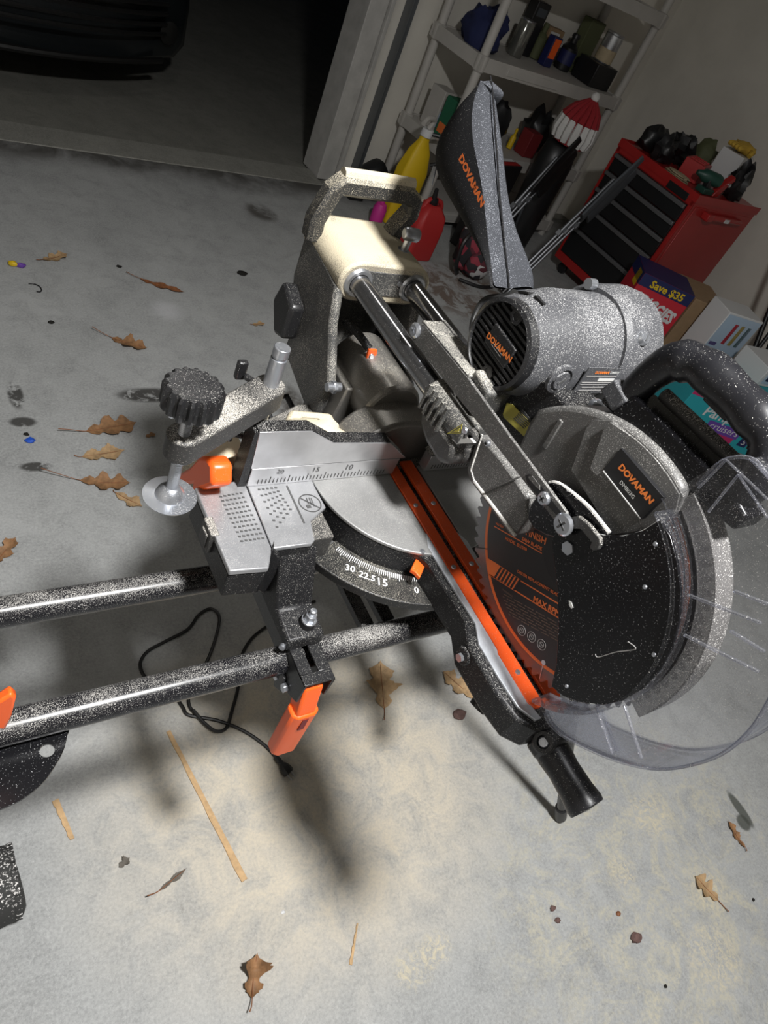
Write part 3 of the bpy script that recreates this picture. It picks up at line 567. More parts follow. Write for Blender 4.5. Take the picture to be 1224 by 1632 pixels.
# ---- rear column
def stadium(xc, zc, r_, n=10):
    o = []
    for i in range(n + 1): a = math.pi / 2 + math.pi * i / n; o.append((-xc + r_ * math.cos(a), zc + r_ * math.sin(a)))
    for i in range(n + 1): a = -math.pi / 2 + math.pi * i / n; o.append((xc + r_ * math.cos(a), zc + r_ * math.sin(a)))
    return o
col = P(MB().py(stadium(0.045, 0.167, 0.0295), 0.200, 0.325), 'column_head', 'cream_dust', bevel=0.004)
P(MB().box(-0.034, 0.034, 0.1985, 0.2005, 0.150, 0.186), 'face_plate', 'trunk_dusty', col, bevel=0.001)
for sgn in (-1, 1):
    P(MB().lathe([(0.0150, 0.0), (0.0150, 0.005), (0.0190, 0.005), (0.0215, 0.0015), (0.0215, 0.0)], (sgn * 0.045, 0.2005, 0.167), (0, -1, 0), n=36), 'bearing_ring', 'steel', col)
P(MB().lathe([(0, 0), (0.004, 0), (0.0035, 0.002), (0, 0.0025)], (0.020, 0.199, 0.172), (0, -1, 0), n=14), 'face_screw', 'steel', col)
for sgn in (-1, 1):
    xs = (-0.0745, -0.060) if sgn < 0 else (0.060, 0.0745)
    P(MB().px([(0.203, 0.160), (0.322, 0.175), (0.320, 0.10), (0.265, -0.01), (0.175, -0.030), (0.142, -0.02), (0.136, 0.040), (0.160, 0.075), (0.185, 0.11)], *xs), 'column_side', 'trunk_dusty', col, bevel=0.006)
P(MB().box(-0.066, 0.066, 0.270, 0.290, -0.02, 0.16), 'column_back', 'trunk_dusty', col, bevel=0.002)
P(MB().box(-0.016, 0.010, 0.262, 0.2705, 0.01, 0.15).box(-0.050, -0.044, 0.235, 0.271, 0.0, 0.145).box(0.040, 0.046, 0.235, 0.271, 0.0, 0.145), 'column_web', 'trunk_dusty', col, bevel=0.002)
barrel = P(MB().lathe([(0.0, 0.075), (0.040, 0.075), (0.0455, 0.079), (0.0455, 0.20), (0.0, 0.20)], (0.0, 0.0, 0.045), (0, 1, 0), n=40).py([(-0.062, -0.05), (0.062, -0.05), (0.055, 0.050), (-0.055, 0.050)], 0.12, 0.20), 'pivot_barrel', 'barrel_metal', bevel=0.003)
for a_, b_ in (((-0.060, 0.130, 0.045), (-0.082, 0.130, 0.045)), ((0.044, 0.130, 0.050), (0.062, 0.130, 0.050))):
    P(MB().cyl(a_, b_, 0.0065, n=18).cyl(Vector(a_).lerp(Vector(b_), 0.35), Vector(a_).lerp(Vector(b_), 0.62), 0.0095, n=6), 'stop_bolt', 'zinc', barrel, bevel=0.0006)
P(MB().prism([(-0.026, 0.150, 0.098), (-0.012, 0.150, 0.098), (-0.006, 0.150, 0.080), (-0.010, 0.150, 0.060), (-0.024, 0.150, 0.082)], (0, -0.004, 0)), 'bevel_pointer', 'orange', barrel, bevel=0.0008)
P(MB().lathe([(0, 0), (0.004, 0), (0.003, 0.002), (0, 0.002)], (-0.018, 0.146, 0.088), (0, -1, 0), n=12), 'pointer_screw', 'zinc', barrel)
P(MB().tube(smoothpath([(-0.042, 0.200, 0.105), (-0.034, 0.175, 0.105), (-0.022, 0.152, 0.096)]), 0.006), 'pointer_arm', 'cast_black', barrel)
P(MB().px([(0.255, 0.085), (0.300, 0.100), (0.315, 0.060), (0.285, 0.020), (0.255, 0.030)], -0.098, -0.074), 'bevel_lock', 'black_plastic', col, bevel=0.006)
P(MB().tube([(-0.10, 0.20, -0.09), (-0.10, 0.245, -0.075), (-0.06, 0.25, -0.075), (-0.05, 0.20, -0.09)], 0.005), 'rear_stay', 'black_plain', base)
# carry handle on top of the column
hp = [k('1', u, v, y=0.300) for u, v in ((112, 415), (130, 330), (215, 190), (262, 158), (420, 182), (575, 205), (606, 240), (590, 300), (520, 375), (490, 420))]
rg = []
for i, p in enumerate(hp):
    t_ = (hp[min(i + 1, len(hp) - 1)] - hp[max(i - 1, 0)]).normalized(); s_ = Vector((0, 1, 0)).cross(t_).normalized(); w_ = 0.0130 if 2 < i < 7 else 0.0115
    rg.append([p + s_ * a * w_ + Vector((0, b_ * 0.0150, 0)) for a, b_ in ((-1, -.6), (-.6, -1), (.6, -1), (1, -.6), (1, .6), (.6, 1), (-.6, 1), (-1, .6))])
P(MB().loft(rg), 'carry_handle', 'handle_cast', col, smooth=25)
mid = [k('1', u, v, y=0.300) + Vector((0, 0, 0.0125)) for u, v in ((250, 160), (420, 182), (590, 208))]
P(MB().tube(smoothpath(mid), 0.0095, n=8), 'sawdust_layer', 'cream_dust', col)
kw = Vector((0.044, 0.250, 0.192))
P(MB().cyl(kw, kw + Vector((0.002, 0, 0.022)), 0.0055, n=14).lathe([(0, 0), (0.009, 0), (0.009, 0.003), (0, 0.003)], kw + Vector((0, 0, 0.002)), (0, 0, 1), n=18)
  .lathe([(0, -0.012), (0.0075, -0.012), (0.0095, -0.009), (0.0095, 0.009), (0.0075, 0.012), (0, 0.012)], kw + Vector((0.003, 0, 0.028)), (1, -0.2, 0.05), n=20), 'rail_lock_knob', 'zinc', col, bevel=0.0008)
# ---- slide rails
for x_ in (-0.045, 0.045):
    P(MB().cyl((x_, -0.075, 0.167), (x_, 0.335, 0.167), 0.0143, n=40), 'slide_rail', 'rail_steel')
# ---- head: carriage, arm, link bar
car_ = P(MB().py(stadium(0.043, 0.167, 0.0185), -0.105, -0.020), 'rail_carriage', 'trunk_dusty', bevel=0.003)
for i in range(5):
    P(MB().obox((-0.0635, -0.030 - i * 0.010, 0.166), (0.0030, 0, 0), (0, 0.0016, 0), (0, 0, 0.017)), 'carriage_rib', 'trunk_dusty', car_)
pod = P(MB().px([(-0.030, 0.150), (-0.055, 0.160), (-0.105, 0.158), (-0.112, 0.135), (-0.095, 0.120), (-0.060, 0.122), (-0.035, 0.132)], -0.062, 0.02), 'laser_pod', 'cast_dusty', bevel=0.008)
P(MB().prism(ks('A', [(55, 398), (150, 398), (163, 330)], x=-0.0640), (-0.0006, 0, 0)), 'warning_sticker', 'yellow_label', pod)
P(MB().prism(ks('A', [(80, 390), (143, 390), (152, 345)], x=-0.0648), (-0.0004, 0, 0)), 'sticker_triangle', 'engraved', pod)
P(MB().prism(ks('A', [(95, 386), (138, 386), (144, 358)], x=-0.0653), (-0.0004, 0, 0)), 'sticker_face', 'yellow_label', pod)
P(MB().prism(ks('A', [(85, 436), (215, 430), (240, 462), (120, 470)], x=-0.060), (0.004, 0, 0)), 'laser_label', 'white_label', pod)
P(MB().lathe([(0, 0), (0.0042, 0), (0.0032, 0.002), (0, 0.0022)], k('A', 180, 376, x=-0.063), (-1, 0, 0), n=14), 'pod_screw', 'zinc', pod)
P(MB().lathe([(0.008, 0), (0.0095, 0), (0.009, 0.006), (0.006, 0.008), (0.0, 0.006)], k('A', 240, 415, x=-0.05), (-1, -0.2, 0), n=20), 'laser_barrel', 'cast_dusty', pod)
armc = P(MB().px([(-0.010, 0.150), (-0.020, 0.225), (-0.060, 0.262), (-0.160, 0.268), (-0.200, 0.268), (-0.190, 0.180), (-0.120, 0.150)], -0.012, 0.045), 'head_arm', 'cast_black', bevel=0.004)
P(MB().prism(ks('3', [(215, 515), (235, 520), (345, 630), (342, 645), (325, 678), (312, 674), (202, 570), (200, 558)], x=-0.0125), (-0.0008, 0, 0)), 'yellow_label', 'yellow_label', armc)
for i in range(7):
    a_ = k('3', 240 + i * 5.5, 566 - i * 5.5 + 8, x=-0.0134); b_ = k('3', 282 + i * 5.5 - (8 if i == 6 else 0), 607 - i * 5.5 + 8, x=-0.0134)
    P(MB().obox((a_ + b_) / 2, (b_ - a_) / 2, (0, 0, 0.0006), (0.0002, 0, 0)), 'label_line', 'engraved', armc)
link = P(MB().px([(0.058, 0.197), (0.052, 0.208), (0.040, 0.2165), (-0.060, 0.2200), (-0.153, 0.2175), (-0.256, 0.2165), (-0.266, 0.209), (-0.262, 0.200), (-0.125, 0.1955), (0.045, 0.189), (0.054, 0.191)], -0.052, -0.048), 'link_bar', 'guard_grey', bevel=0.0008)
P(MB().px([(0.045, 0.2185), (-0.062, 0.2225), (-0.062, 0.2190), (0.045, 0.2150)], -0.0515, -0.018).box(-0.022, -0.018, -0.062, 0.045, 0.196, 0.221), 'link_top', 'trunk_dusty', link, bevel=0.0008)
P(MB().lathe([(0.0, 0.0), (0.0095, 0.0), (0.0095, 0.002), (0.007, 0.0045), (0.0, 0.005)], (-0.052, 0.047, 0.202), (-1, 0, 0), n=22).obox((-0.0572, 0.047, 0.202), (0.0003, 0, 0), (0, 0.0038, 0.0012), (0, -0.0003, 0.0009)).obox((-0.0572, 0.047, 0.202), (0.0003, 0, 0), (0, -0.0012, 0.0038), (0, 0.0009, 0.0003)), 'pivot_screw', 'zinc', link)
P(MB().px([(-0.060, 0.232), (-0.055, 0.200), (-0.090, 0.190), (-0.095, 0.225)], -0.046, 0.0), 'arm_lug', 'trunk_dusty', armc, bevel=0.004)
P(MB().tube(smoothpath([(-0.040, -0.020, 0.185), (-0.052, -0.034, 0.168), (-0.052, -0.052, 0.165), (-0.046, -0.064, 0.182)]), 0.0022), 'spring', 'steel', link)
P(MB().lathe([(0.008, 0), (0.013, 0), (0.013, 0.008), (0.008, 0.008)], (-0.046, -0.045, 0.176), (1, 0, 0), n=22), 'spring_coil', 'cast_dusty', link)
P(MB().prism(ks('A', [(600, 690), (625, 680), (650, 690), (860, 960), (880, 1010), (850, 1000), (640, 780), (612, 740)], x=-0.0525), (0.0008, 0, 0)), 'link_slot', 'black_plain', link)
P(MB().prism(ks('A', [(622, 695), (645, 690), (700, 760), (700, 790), (680, 775), (625, 715)], x=-0.0530), (0.0008, 0, 0)), 'slot_tongue', 'guard_grey', link)
for p_, r_, n_ in (((735, 850), 0.0072, 20), ((870, 1030), 0.0115, 24), ((345, 465), 0.0035, 14)):
    c_ = k('A', *p_, x=-0.0525)
    sc_ = P(MB().lathe([(0.0, 0.0), (r_, 0.0), (r_, 0.0018), (r_ * 0.85, 0.0036), (0.0, 0.0042)], c_, (-1, 0, 0), n=n_), 'link_screw', 'zinc', link)
    P(MB().obox(c_ + Vector((-0.0043, 0, 0)), (0.0003, 0, 0), (0, r_ * 0.5, r_ * 0.15), (0, -0.0003, 0.001)).obox(c_ + Vector((-0.0043, 0, 0)), (0.0003, 0, 0), (0, -r_ * 0.15, r_ * 0.5), (0, 0.001, 0.0003)), 'screw_cross', 'engraved', link)
# ---- blade
def teeth(n, r_, d_):
    o = []
    for i in range(n):
        a = 2 * math.pi * i / n
        for f_, rr_ in ((0.0, r_ - d_), (0.12, r_ - d_ * 0.1), (0.30, r_), (0.52, r_ - d_ * 0.35), (0.80, r_ - d_ * 0.9)):
            b_ = -(a + f_ * 2 * math.pi / n); o.append((BY + rr_ * math.cos(b_), BZ + rr_ * math.sin(b_)))
    return o
blade = P(MB().px(teeth(72, BR, 0.0075), -0.0013, 0.0013), 'saw_blade', 'blade_steel')
XB = -0.0014
P(MB().ring(BY, BZ, 0.0, 0.1335, 0, 360, XB - 0.0003, XB, 96), 'blade_print_ring', 'orange_print', blade)
P(MB().ring(BY, BZ, 0.0, 0.1290, 0, 360, XB - 0.0005, XB - 0.0003, 96), 'blade_print_field', 'blade_black', blade)
XT = XB - 0.0007
def stripe(pts, m='orange_print', name='printed_band', x=XT): return P(MB().prism(ks('B', pts, x=x), (0.0002, 0, 0)), name, m, blade)
stripe([(70, 470), (140, 512), (330, 640), (330, 655), (280, 715), (95, 605)])
for i in range(7):
    u_ = 165 + i * 24; v_ = 545 + i * 16
    stripe([(u_ + 14, v_ - 2), (u_ + 27, v_ + 6), (u_ - 20, v_ + 86), (u_ - 34, v_ + 77)], 'blade_black', 'printed_bar', XT - 0.0003)
stripe([(325, 640), (620, 820), (620, 830), (325, 650)], name='printed_line'); stripe([(95, 598), (640, 940), (640, 950), (95, 608)], name='printed_line')
stripe([(132, 230), (497, 437), (497, 445), (132, 238)], name='printed_line')
for s_, p0, p1, m_, bd in (('WOOD', (143, 218), (205, 251), 'orange_print', 0.02), ('FINISH', (375, 295), (525, 375), 'orange_print', 0.03), ('SAW BLADE', (345, 338), (498, 420), 'orange_print', 0.03), ('MODEL BL1200', (218, 335), (383, 425), 'orange_print', 0.02),
                           ('ORDER REPLACEMENT BLADE', (308, 585), (640, 782), 'orange_print', 0.02), ('MAX RPM', (432, 805), (632, 925), 'orange_print', 0.04), ('WARNING:', (195, 722), (275, 778), 'small_print', 0.02)):
    ktext(s_, 'B', p0, p1, 'x', XT, m_, blade, bold=bd)
mb = MB()
for i in range(7):                                   # lines of small print, too fine to read
    a_ = k('B', 190 + i * 9, 745 + i * 27, x=XT); b_ = k('B', 630, 985 + i * 22, x=XT); n_ = 26
    for j in range(n_):
        if (j * 7 + i * 3) % 5 == 0: continue
        p_ = a_.lerp(b_, j / n_); q_ = a_.lerp(b_, (j + 0.8) / n_); mb.obox((p_ + q_) / 2, (q_ - p_) / 2, Vector((0, -(q_ - p_).z, (q_ - p_).y)).normalized() * 0.0005, (0.0001, 0, 0))
P(mb, 'small_print', 'small_print', blade)
for u_, v_ in ((343, 1030), (418, 1080), (495, 1140)):
    c_ = k('B', u_, v_, x=XT)
    P(MB().lathe([(0.0058, 0), (0.0064, 0), (0.0064, 0.0003), (0.0058, 0.0003)], c_, (-1, 0, 0), n=24).lathe([(0.0030, 0), (0.0035, 0), (0.0035, 0.0003), (0.0030, 0.0003)], c_, (-1, 0, 0), n=16).obox(c_, (0.0002, 0, 0), (0, 0.0030, 0), (0, 0, 0.0004)), 'warning_icon', 'grey_print', blade)
c_ = k('B', 510, 1277, x=XT); e_ = k('B', 480, 1400, x=XT)
P(MB().lathe([(0, 0), (0.003, 0), (0.003, 0.0003), (0, 0.0003)], c_, (-1, 0, 0), n=14).obox((c_ + e_) / 2, (c_ - e_) / 2, (0, 0.0005, 0.0002), (0.0002, 0, 0)), 'expansion_slot', 'steel', blade)
c_ = k('B', 80, 408, x=XT); e_ = k('B', 0, 398, x=XT)
P(MB().obox((c_ + e_) / 2, (c_ - e_) / 2, (0, 0.0001, 0.0005), (0.0003, 0, 0)), 'expansion_slot', 'engraved', blade)
P(MB().lathe([(0, 0), (0.034, 0), (0.034, 0.002), (0, 0.002)], (XT, BY + 0.004, BZ), (-1, 0, 0), n=40), 'arbor_flange', 'black_plain', blade)
# ---- upper guard
def pol(r_, a): return (BY + r_ * math.cos(math.radians(a)), BZ + r_ * math.sin(math.radians(a)))
GR = 0.163
outer = [pol(GR, a) for a in range(36, 108, 4)]
low = [(-0.321, 0.284), (-0.309, 0.248), (-0.290, 0.200), (-0.230, 0.180), (-0.150, 0.180), (-0.140, 0.225)]
ug = P(MB().px(outer + low, -0.022, 0.020), 'upper_guard', 'guard_grey', bevel=0.006, seg=3)
def yz(c, pts, x): return [(q_.y, q_.z) for q_ in ks(c, pts, x=x)]
P1 = yz('3', [(548, 580), (520, 615), (464, 775), (622, 1024), (735, 1008), (855, 942)], -0.026) + [pol(0.1595, a) for a in range(106, 66, -4)]
def wedge(pts, nr, xr, xa):           # raised along its ridge, running out to nothing at the rim
    n = len(pts); top = [Vector((xr if i < nr else xa, a, b_)) for i, (a, b_) in enumerate(pts)]; bot = [Vector((-0.019, a, b_)) for a, b_ in pts]
    return MB().add(bot + top, [list(range(n))[::-1], list(range(n, 2 * n))] + [[i, (i + 1) % n, n + (i + 1) % n, n + i] for i in range(n)])
P(wedge(P1, 4, -0.0262, -0.0221), 'guard_panel', 'guard_grey', ug)
P2 = yz('3', [(612, 590), (590, 615), (536, 770), (735, 1006), (850, 940)], -0.029) + [pol(0.1580, a) for a in range(105, 78, -4)]
P(wedge(P2, 3, -0.0292, -0.0240), 'guard_panel', 'guard_grey', ug)
P(MB().obox((-0.0225, -0.174, 0.240), (0.0015, 0, 0), (0, 0.0012, 0.018), (0, 0.003, 0.0)), 'guard_ridge', 'guard_grey', ug, bevel=0.001)
lg = P(MB().prism(ks('3', [(655, 690), (820, 880), (735, 965), (587, 770)], x=-0.0289), (0.006, 0, 0)), 'maker_plate', 'black_plain', ug, bevel=0.0002)
ktext('DOVAMAN', 'D', (322, 398), (518, 622), 'x', -0.0291, 'orange_logo', ug, bold=0.045, shear=0.12, hfac=0.95)
ktext('DMB03G', 'D', (330, 490), (412, 588), 'x', -0.0291, 'white_label', ug, bold=0.01)
a_ = k('D', 232, 418, x=-0.0292); b_ = k('D', 455, 705, x=-0.0292)
P(MB().obox((a_ + b_) / 2, (b_ - a_) / 2, (0, 0, 0.0005), (0.0003, 0, 0)), 'plate_line', 'white_label', ug)
# rear chute of the guard
ch = P(MB().px(yz('A', [(300, 400), (215, 640), (232, 715), (520, 1105), (545, 1105), (632, 985), (640, 830), (470, 590)], -0.030), -0.036, -0.004), 'dust_chute', 'guard_grey', bevel=0.003)
e0, e1 = k('A', 245, 730, x=-0.036), k('A', 530, 1108, x=-0.036)
P(MB().tube([k('A', 300, 405, x=-0.036), k('A', 222, 650, x=-0.036), e0], 0.0012, n=8).tube([e0, e1], 0.0022, n=8), 'chute_edge', 'edge_dust', ch)
P(MB().px(yz('A', [(300, 420), (160, 575), (215, 640)], -0.020), -0.018, -0.012), 'chute_flap', 'black_plastic', ch, bevel=0.001)
s0, s1 = k('A', 330, 800, x=-0.0375), k('A', 560, 700, x=-0.0375)
P(MB().obox((s0 + s1) / 2, (s1 - s0) / 2, (0, 0, 0.002), (0.002, 0, 0)), 'chute_step', 'guard_grey', ch, bevel=0.001)
# linkage plate, hook and the black side cover of the lower guard
cam_ = P(MB().px(yz('A', [(750, 742), (800, 735), (860, 752), (960, 830), (1090, 960), (1190, 1095), (1080, 1110), (900, 1140), (760, 1105), (670, 1060), (632, 990), (632, 930), (660, 880)], -0.040), -0.043, -0.034), 'guard_linkage', 'black_gloss', bevel=0.0015)
P(MB().tube(smoothpath(ks('A', [(770, 742), (830, 745), (940, 822), (1050, 920), (1185, 1090)], x=-0.0405)), 0.0022, n=8), 'linkage_dust', 'edge_dust', cam_)
cov = P(MB().px(yz('4', [(352, 352), (385, 310), (440, 300), (560, 336), (640, 340), (720, 318), (788, 275), (830, 340), (858, 440), (874, 560), (868, 680), (840, 790), (790, 880), (720, 955), (640, 1003), (560, 1020), (470, 1010), (400, 985), (352, 945), (372, 850), (380, 700), (377, 560), (363, 450)], -0.046), -0.0465, -0.0435), 'guard_cover', 'black_gloss', bevel=0.0006)
P(MB().tube(smoothpath(ks('4', [(440, 302), (560, 338), (640, 342), (720, 320), (786, 278)], x=-0.045)), 0.0011, n=6), 'cover_lip', 'white_label', cov)
P(MB().px(yz('A', [(915, 985), (985, 968), (1060, 1030), (1135, 1125), (1140, 1170), (1120, 1205), (1085, 1212), (1062, 1190), (1075, 1150), (1000, 1060), (930, 1060)], -0.048), -0.0515, -0.0465), 'cover_hook', 'cast_dusty', cov, bevel=0.0012)
P(MB().lathe([(0, 0), (0.0072, 0), (0.0072, 0.002), (0.0, 0.0026)], k('A', 900, 1195, x=-0.0465), (-1, 0, 0), n=6), 'cover_bolt', 'zinc', cov)
for p_ in ((770, 372), (765, 818), (413, 945), (728, 545)):
    P(MB().lathe([(0, 0), (0.0022, 0), (0.0018, 0.001), (0, 0.0014)], k('4', *p_, x=-0.0466), (-1, 0, 0), n=12), 'rivet', 'zinc', cov)
P(MB().prism(ks('4', [(422, 600), (432, 605), (440, 628), (432, 632), (424, 620)], x=-0.0470), (-0.0004, 0, 0)), 'cover_slit', 'white_label', cov)
a_, b_ = k('4', 528, 815, x=-0.0466), k('4', 690, 795, x=-0.0466)
P(MB().tube(smoothpath([a_, k('4', 540, 828, x=-0.0466), k('4', 610, 808, x=-0.0466), b_, k('4', 660, 765, x=-0.0466)]), 0.0005, n=5), 'scratch', 'grey_print', cov)
# clear plastic lower guard: rim by the cover, dusty band, wide flared shell with ribs
def angx(c, u, v, x):
    q_ = k(c, u, v, x=x); return math.degrees(math.atan2(q_.z - BZ, q_.y - BY)) % 360
low_g = P(MB().ring(BY, BZ, 0.1440, 0.1475, 108, 232, -0.048, -0.020, 48), 'lower_guard_rim', 'clear_plastic')
P(MB().ring(BY, BZ, 0.1475, 0.1640, 106, angx('4', 700, 1050, -0.012), -0.014, -0.011, 40).ring(BY, BZ, 0.1620, 0.1640, 106, angx('4', 740, 1060, -0.012), -0.012, 0.014, 40), 'dusty_band', 'smoky_plastic', low_g)
XS = -0.034
oc = [(868, 1136), (878, 1156), (905, 1178), (960, 1204), (1005, 1219), (1050, 1226), (1100, 1220), (1150, 1202), (1192, 1168), (1224, 1120), (1262, 1040), (1280, 950), (1275, 860), (1252, 796), (1224, 758), (1196, 730), (1150, 735), (1112, 772)]
oc3 = [px(u, v, x=XS) for u, v in oc]
def inner(p):                       # nearest point of the ring round the black cover
    d_ = Vector((0, p.y - BY, p.z - BZ)).normalized(); return Vector((XS, BY + d_.y * 0.1475, BZ + d_.z * 0.1475))
ic3 = [inner(p) for p in oc3]
face = MB().loft([[o_, i_, i_ + Vector((0.002, 0, 0)), o_ + Vector((0.002, 0, 0))] for o_, i_ in zip(oc3, ic3)])
shell = P(face, 'lower_guard_face', 'clear_plastic', low_g, smooth=50)
cen = Vector((XS, -0.338, 0.188))
def inn(p, t_): return p + (cen - p).normalized() * t_
P(MB().loft([[o_, o_ + Vector((0.062, 0, 0)), inn(o_, 0.002) + Vector((0.062, 0, 0)), inn(o_, 0.002)] for o_ in smoothpath(oc3[:16], 3)]), 'lower_guard_wall', 'clear_plastic', low_g, smooth=50)
P(MB().tube(smoothpath(oc3, 4), 0.0016, n=6), 'guard_edge', 'clear_edge', low_g)
P(MB().tube([q_ + Vector((0.060, 0, 0)) for q_ in smoothpath(oc3[:16], 4)], 0.0014, n=6), 'guard_edge', 'clear_edge', low_g)
for a_, b_ in (((905, 575), (1200, 690)), ((890, 737), (1190, 885)), ((535, 1025), (600, 1215)), ((648, 1020), (718, 1235)), ((1090, 560), (1224, 612)), ((1075, 720), (1215, 805))):
    A_ = k('4', *a_, x=XS); B_ = k('4', *b_, x=XS)
    P(MB().obox((A_ + B_) / 2 - Vector((0.0012, 0, 0)), (B_ - A_) / 2, (B_ - A_).normalized().cross(Vector((1, 0, 0))) * 0.0011, (0.0016, 0, 0)), 'guard_rib', 'clear_edge', low_g, bevel=0.0005)
for a_, b_ in (((805, 520), (972, 350)), ((865, 665), (1045, 440)), ((972, 350), (1224, 590)), ((1045, 440), (1224, 700))):
    A_ = k('D', *a_, x=XS - 0.001); B_ = k('D', *b_, x=XS - 0.001)
    P(MB().tube([A_, B_], 0.0011, n=6), 'guard_edge', 'clear_edge', low_g)
# ---- motor
MC = Vector((0, -0.077, 0.279))
def mring(x_, cy, cz, r_, n=40, sq=0.0):
    o = []
    for i in range(n):
        a = 2 * math.pi * i / n; q_ = r_ * (1 + sq * math.cos(4 * (a - 0.35)))
        o.append(Vector((x_, cy + q_ * math.cos(a), cz + q_ * math.sin(a))))
    return o
motor = P(MB().loft([mring(-0.026, -0.0605, 0.264, 0.0485, sq=0.02), mring(-0.016, -0.0625, 0.266, 0.0535, sq=0.02), mring(-0.002, -0.068, 0.271, 0.0575, sq=0.025), mring(0.012, -0.076, 0.278, 0.0600, sq=0.02), mring(0.085, -0.078, 0.280, 0.0600, sq=0.015)]), 'motor', 'motor_grey', smooth=28)
P(MB().loft([mring(0.068, -0.077, 0.281, 0.0625), mring(0.074, -0.077, 0.282, 0.0655), mring(0.112, -0.076, 0.283, 0.0665), mring(0.135, -0.073, 0.282, 0.0630), mring(0.152, -0.070, 0.280, 0.050), mring(0.158, -0.070, 0.280, 0.030)]), 'gear_housing', 'motor_grey', motor, smooth=28)
P(MB().loft([mring(-0.032, -0.0600, 0.2635, 0.0430), mring(-0.036, -0.0600, 0.2635, 0.0445), mring(-0.034, -0.0600, 0.2635, 0.0490), mring(-0.024, -0.0607, 0.2642, 0.0500), mring(-0.024, -0.0607, 0.2642, 0.0430)], caps=False), 'vent_ring', 'black_plastic', motor, smooth=40)
P(MB().cyl((-0.0262, -0.060, 0.2635), (-0.0290, -0.060, 0.2635), 0.0435, n=40), 'vent_back', 'black_void', motor)
q0, q1 = k('M', 150, 325, x=-0.034), k('M', 268, 490, x=-0.034)
e1_ = (q1 - q0).normalized(); e2_ = Vector((-1, 0, 0)).cross(e1_).normalized(); mc_ = Vector((-0.0315, -0.0600, 0.2635))
for j in range(-6, 7):
    o_ = j * 0.0068
    h_ = math.sqrt(max(0.0, 0.0430 ** 2 - o_ ** 2))
    if h_ < 0.008: continue
    P(MB().obox(mc_ + e2_ * o_, e1_ * h_, e2_ * 0.0017, (0.0022, 0, 0)), 'vent_bar', 'black_plastic', motor, bevel=0.0004)
for u_, v_ in ((300, 232), (132, 552)):
    c_ = k('M', u_, v_, x=-0.0345)
    P(MB().lathe([(0.0050, 0.0), (0.0095, 0.0), (0.0095, 0.003), (0.0050, 0.003)], c_ + Vector((0.002, 0, 0)), (-1, 0, 0), n=6).lathe([(0, -0.001), (0.0050, -0.001), (0.0050, 0.0), (0, 0)], c_, (-1, 0, 0), n=14), 'vent_boss', 'black_plastic', motor, bevel=0.0005)
pc = k('M', 207, 400, x=-0.036)
P(MB().obox(pc, e1_ * 0.0215, e2_ * 0.0125, (0.0018, 0, 0)), 'vent_plate', 'black_plastic', motor, bevel=0.0012)
ktext('DOVAMAN', 'M', (128, 350), (262, 498), 'x', -0.0381, 'orange_logo', motor, bold=0.04, hfac=1.0)
for i in range(2):
    o_ = pc + e2_ * (-0.004 - i * 0.0028) + Vector((-0.0019, 0, 0)); P(MB().obox(o_, e1_ * 0.010, e2_ * 0.0004, (0.0002, 0, 0)), 'plate_line', 'grey_print', motor)
def on_motor(c, u, v, r_=0.0604):
    o = K[c]; d_ = ray(o[0] + u / o[2], o[1] + v / o[2]); cy, cz = -0.077, 0.279
    a = d_.y ** 2 + d_.z ** 2; b_ = 2 * ((CAM.y - cy) * d_.y + (CAM.z - cz) * d_.z); c_ = (CAM.y - cy) ** 2 + (CAM.z - cz) ** 2 - r_ ** 2
    D_ = max(0.0, b_ * b_ - 4 * a * c_); p = CAM + d_ * ((-b_ - math.sqrt(D_)) / (2 * a)); return p, Vector((0, p.y - cy, p.z - cz)).normalized()
p_, n_ = on_motor('M', 548, 590)
cap = P(MB().lathe([(0.0, 0.0), (0.0165, 0.0), (0.0165, 0.004), (0.0130, 0.005), (0.0125, 0.003), (0.0105, 0.003), (0.0100, 0.006), (0.0, 0.006)], p_ - n_ * 0.002, n_, n=32), 'brush_cap', 'motor_grey', motor)
P(MB().obox(p_ + n_ * 0.0042, Vector((0.0035, 0, 0)) + n_.cross(Vector((1, 0, 0))) * 0.0035, n_ * 0.0004, Vector((0.0009, 0, 0)) - n_.cross(Vector((1, 0, 0))) * 0.0009), 'cap_slot', 'engraved', motor)
p_, n_ = on_motor('M', 770, 595); tv = Vector((1, 0, 0)); uv_ = n_.cross(tv).normalized()
lab = P(MB().obox(p_ + n_ * 0.0012, tv * 0.030, uv_ * 0.0165, n_ * 0.0006), 'rating_plate', 'motor_grey', motor)
text('DOVAMAN', p_ + tv * -0.016 + uv_ * 0.0095, p_ + tv * 0.006 + uv_ * 0.0095, n_, 'orange_logo', motor, bold=0.04, lift=0.0022)
text('DMB03G', p_ + tv * 0.008 + uv_ * 0.0098, p_ + tv * 0.024 + uv_ * 0.0098, n_, 'white_label', motor, bold=0.02, lift=0.0022)
P(MB().obox(p_ + tv * 0.009 + uv_ * 0.0015 + n_ * 0.0021, tv * 0.013, uv_ * 0.0018, n_ * 0.0002), 'plate_bar', 'white_label', motor)
for j, (o_, w_) in enumerate(((0.006, 0.026), (-0.002, 0.027), (-0.005, 0.027), (-0.0085, 0.022), (-0.0125, 0.024))):
    P(MB().obox(p_ + uv_ * o_ + n_ * 0.0021, tv * w_, uv_ * 0.0003, n_ * 0.0002), 'plate_line', 'grey_print', motor)
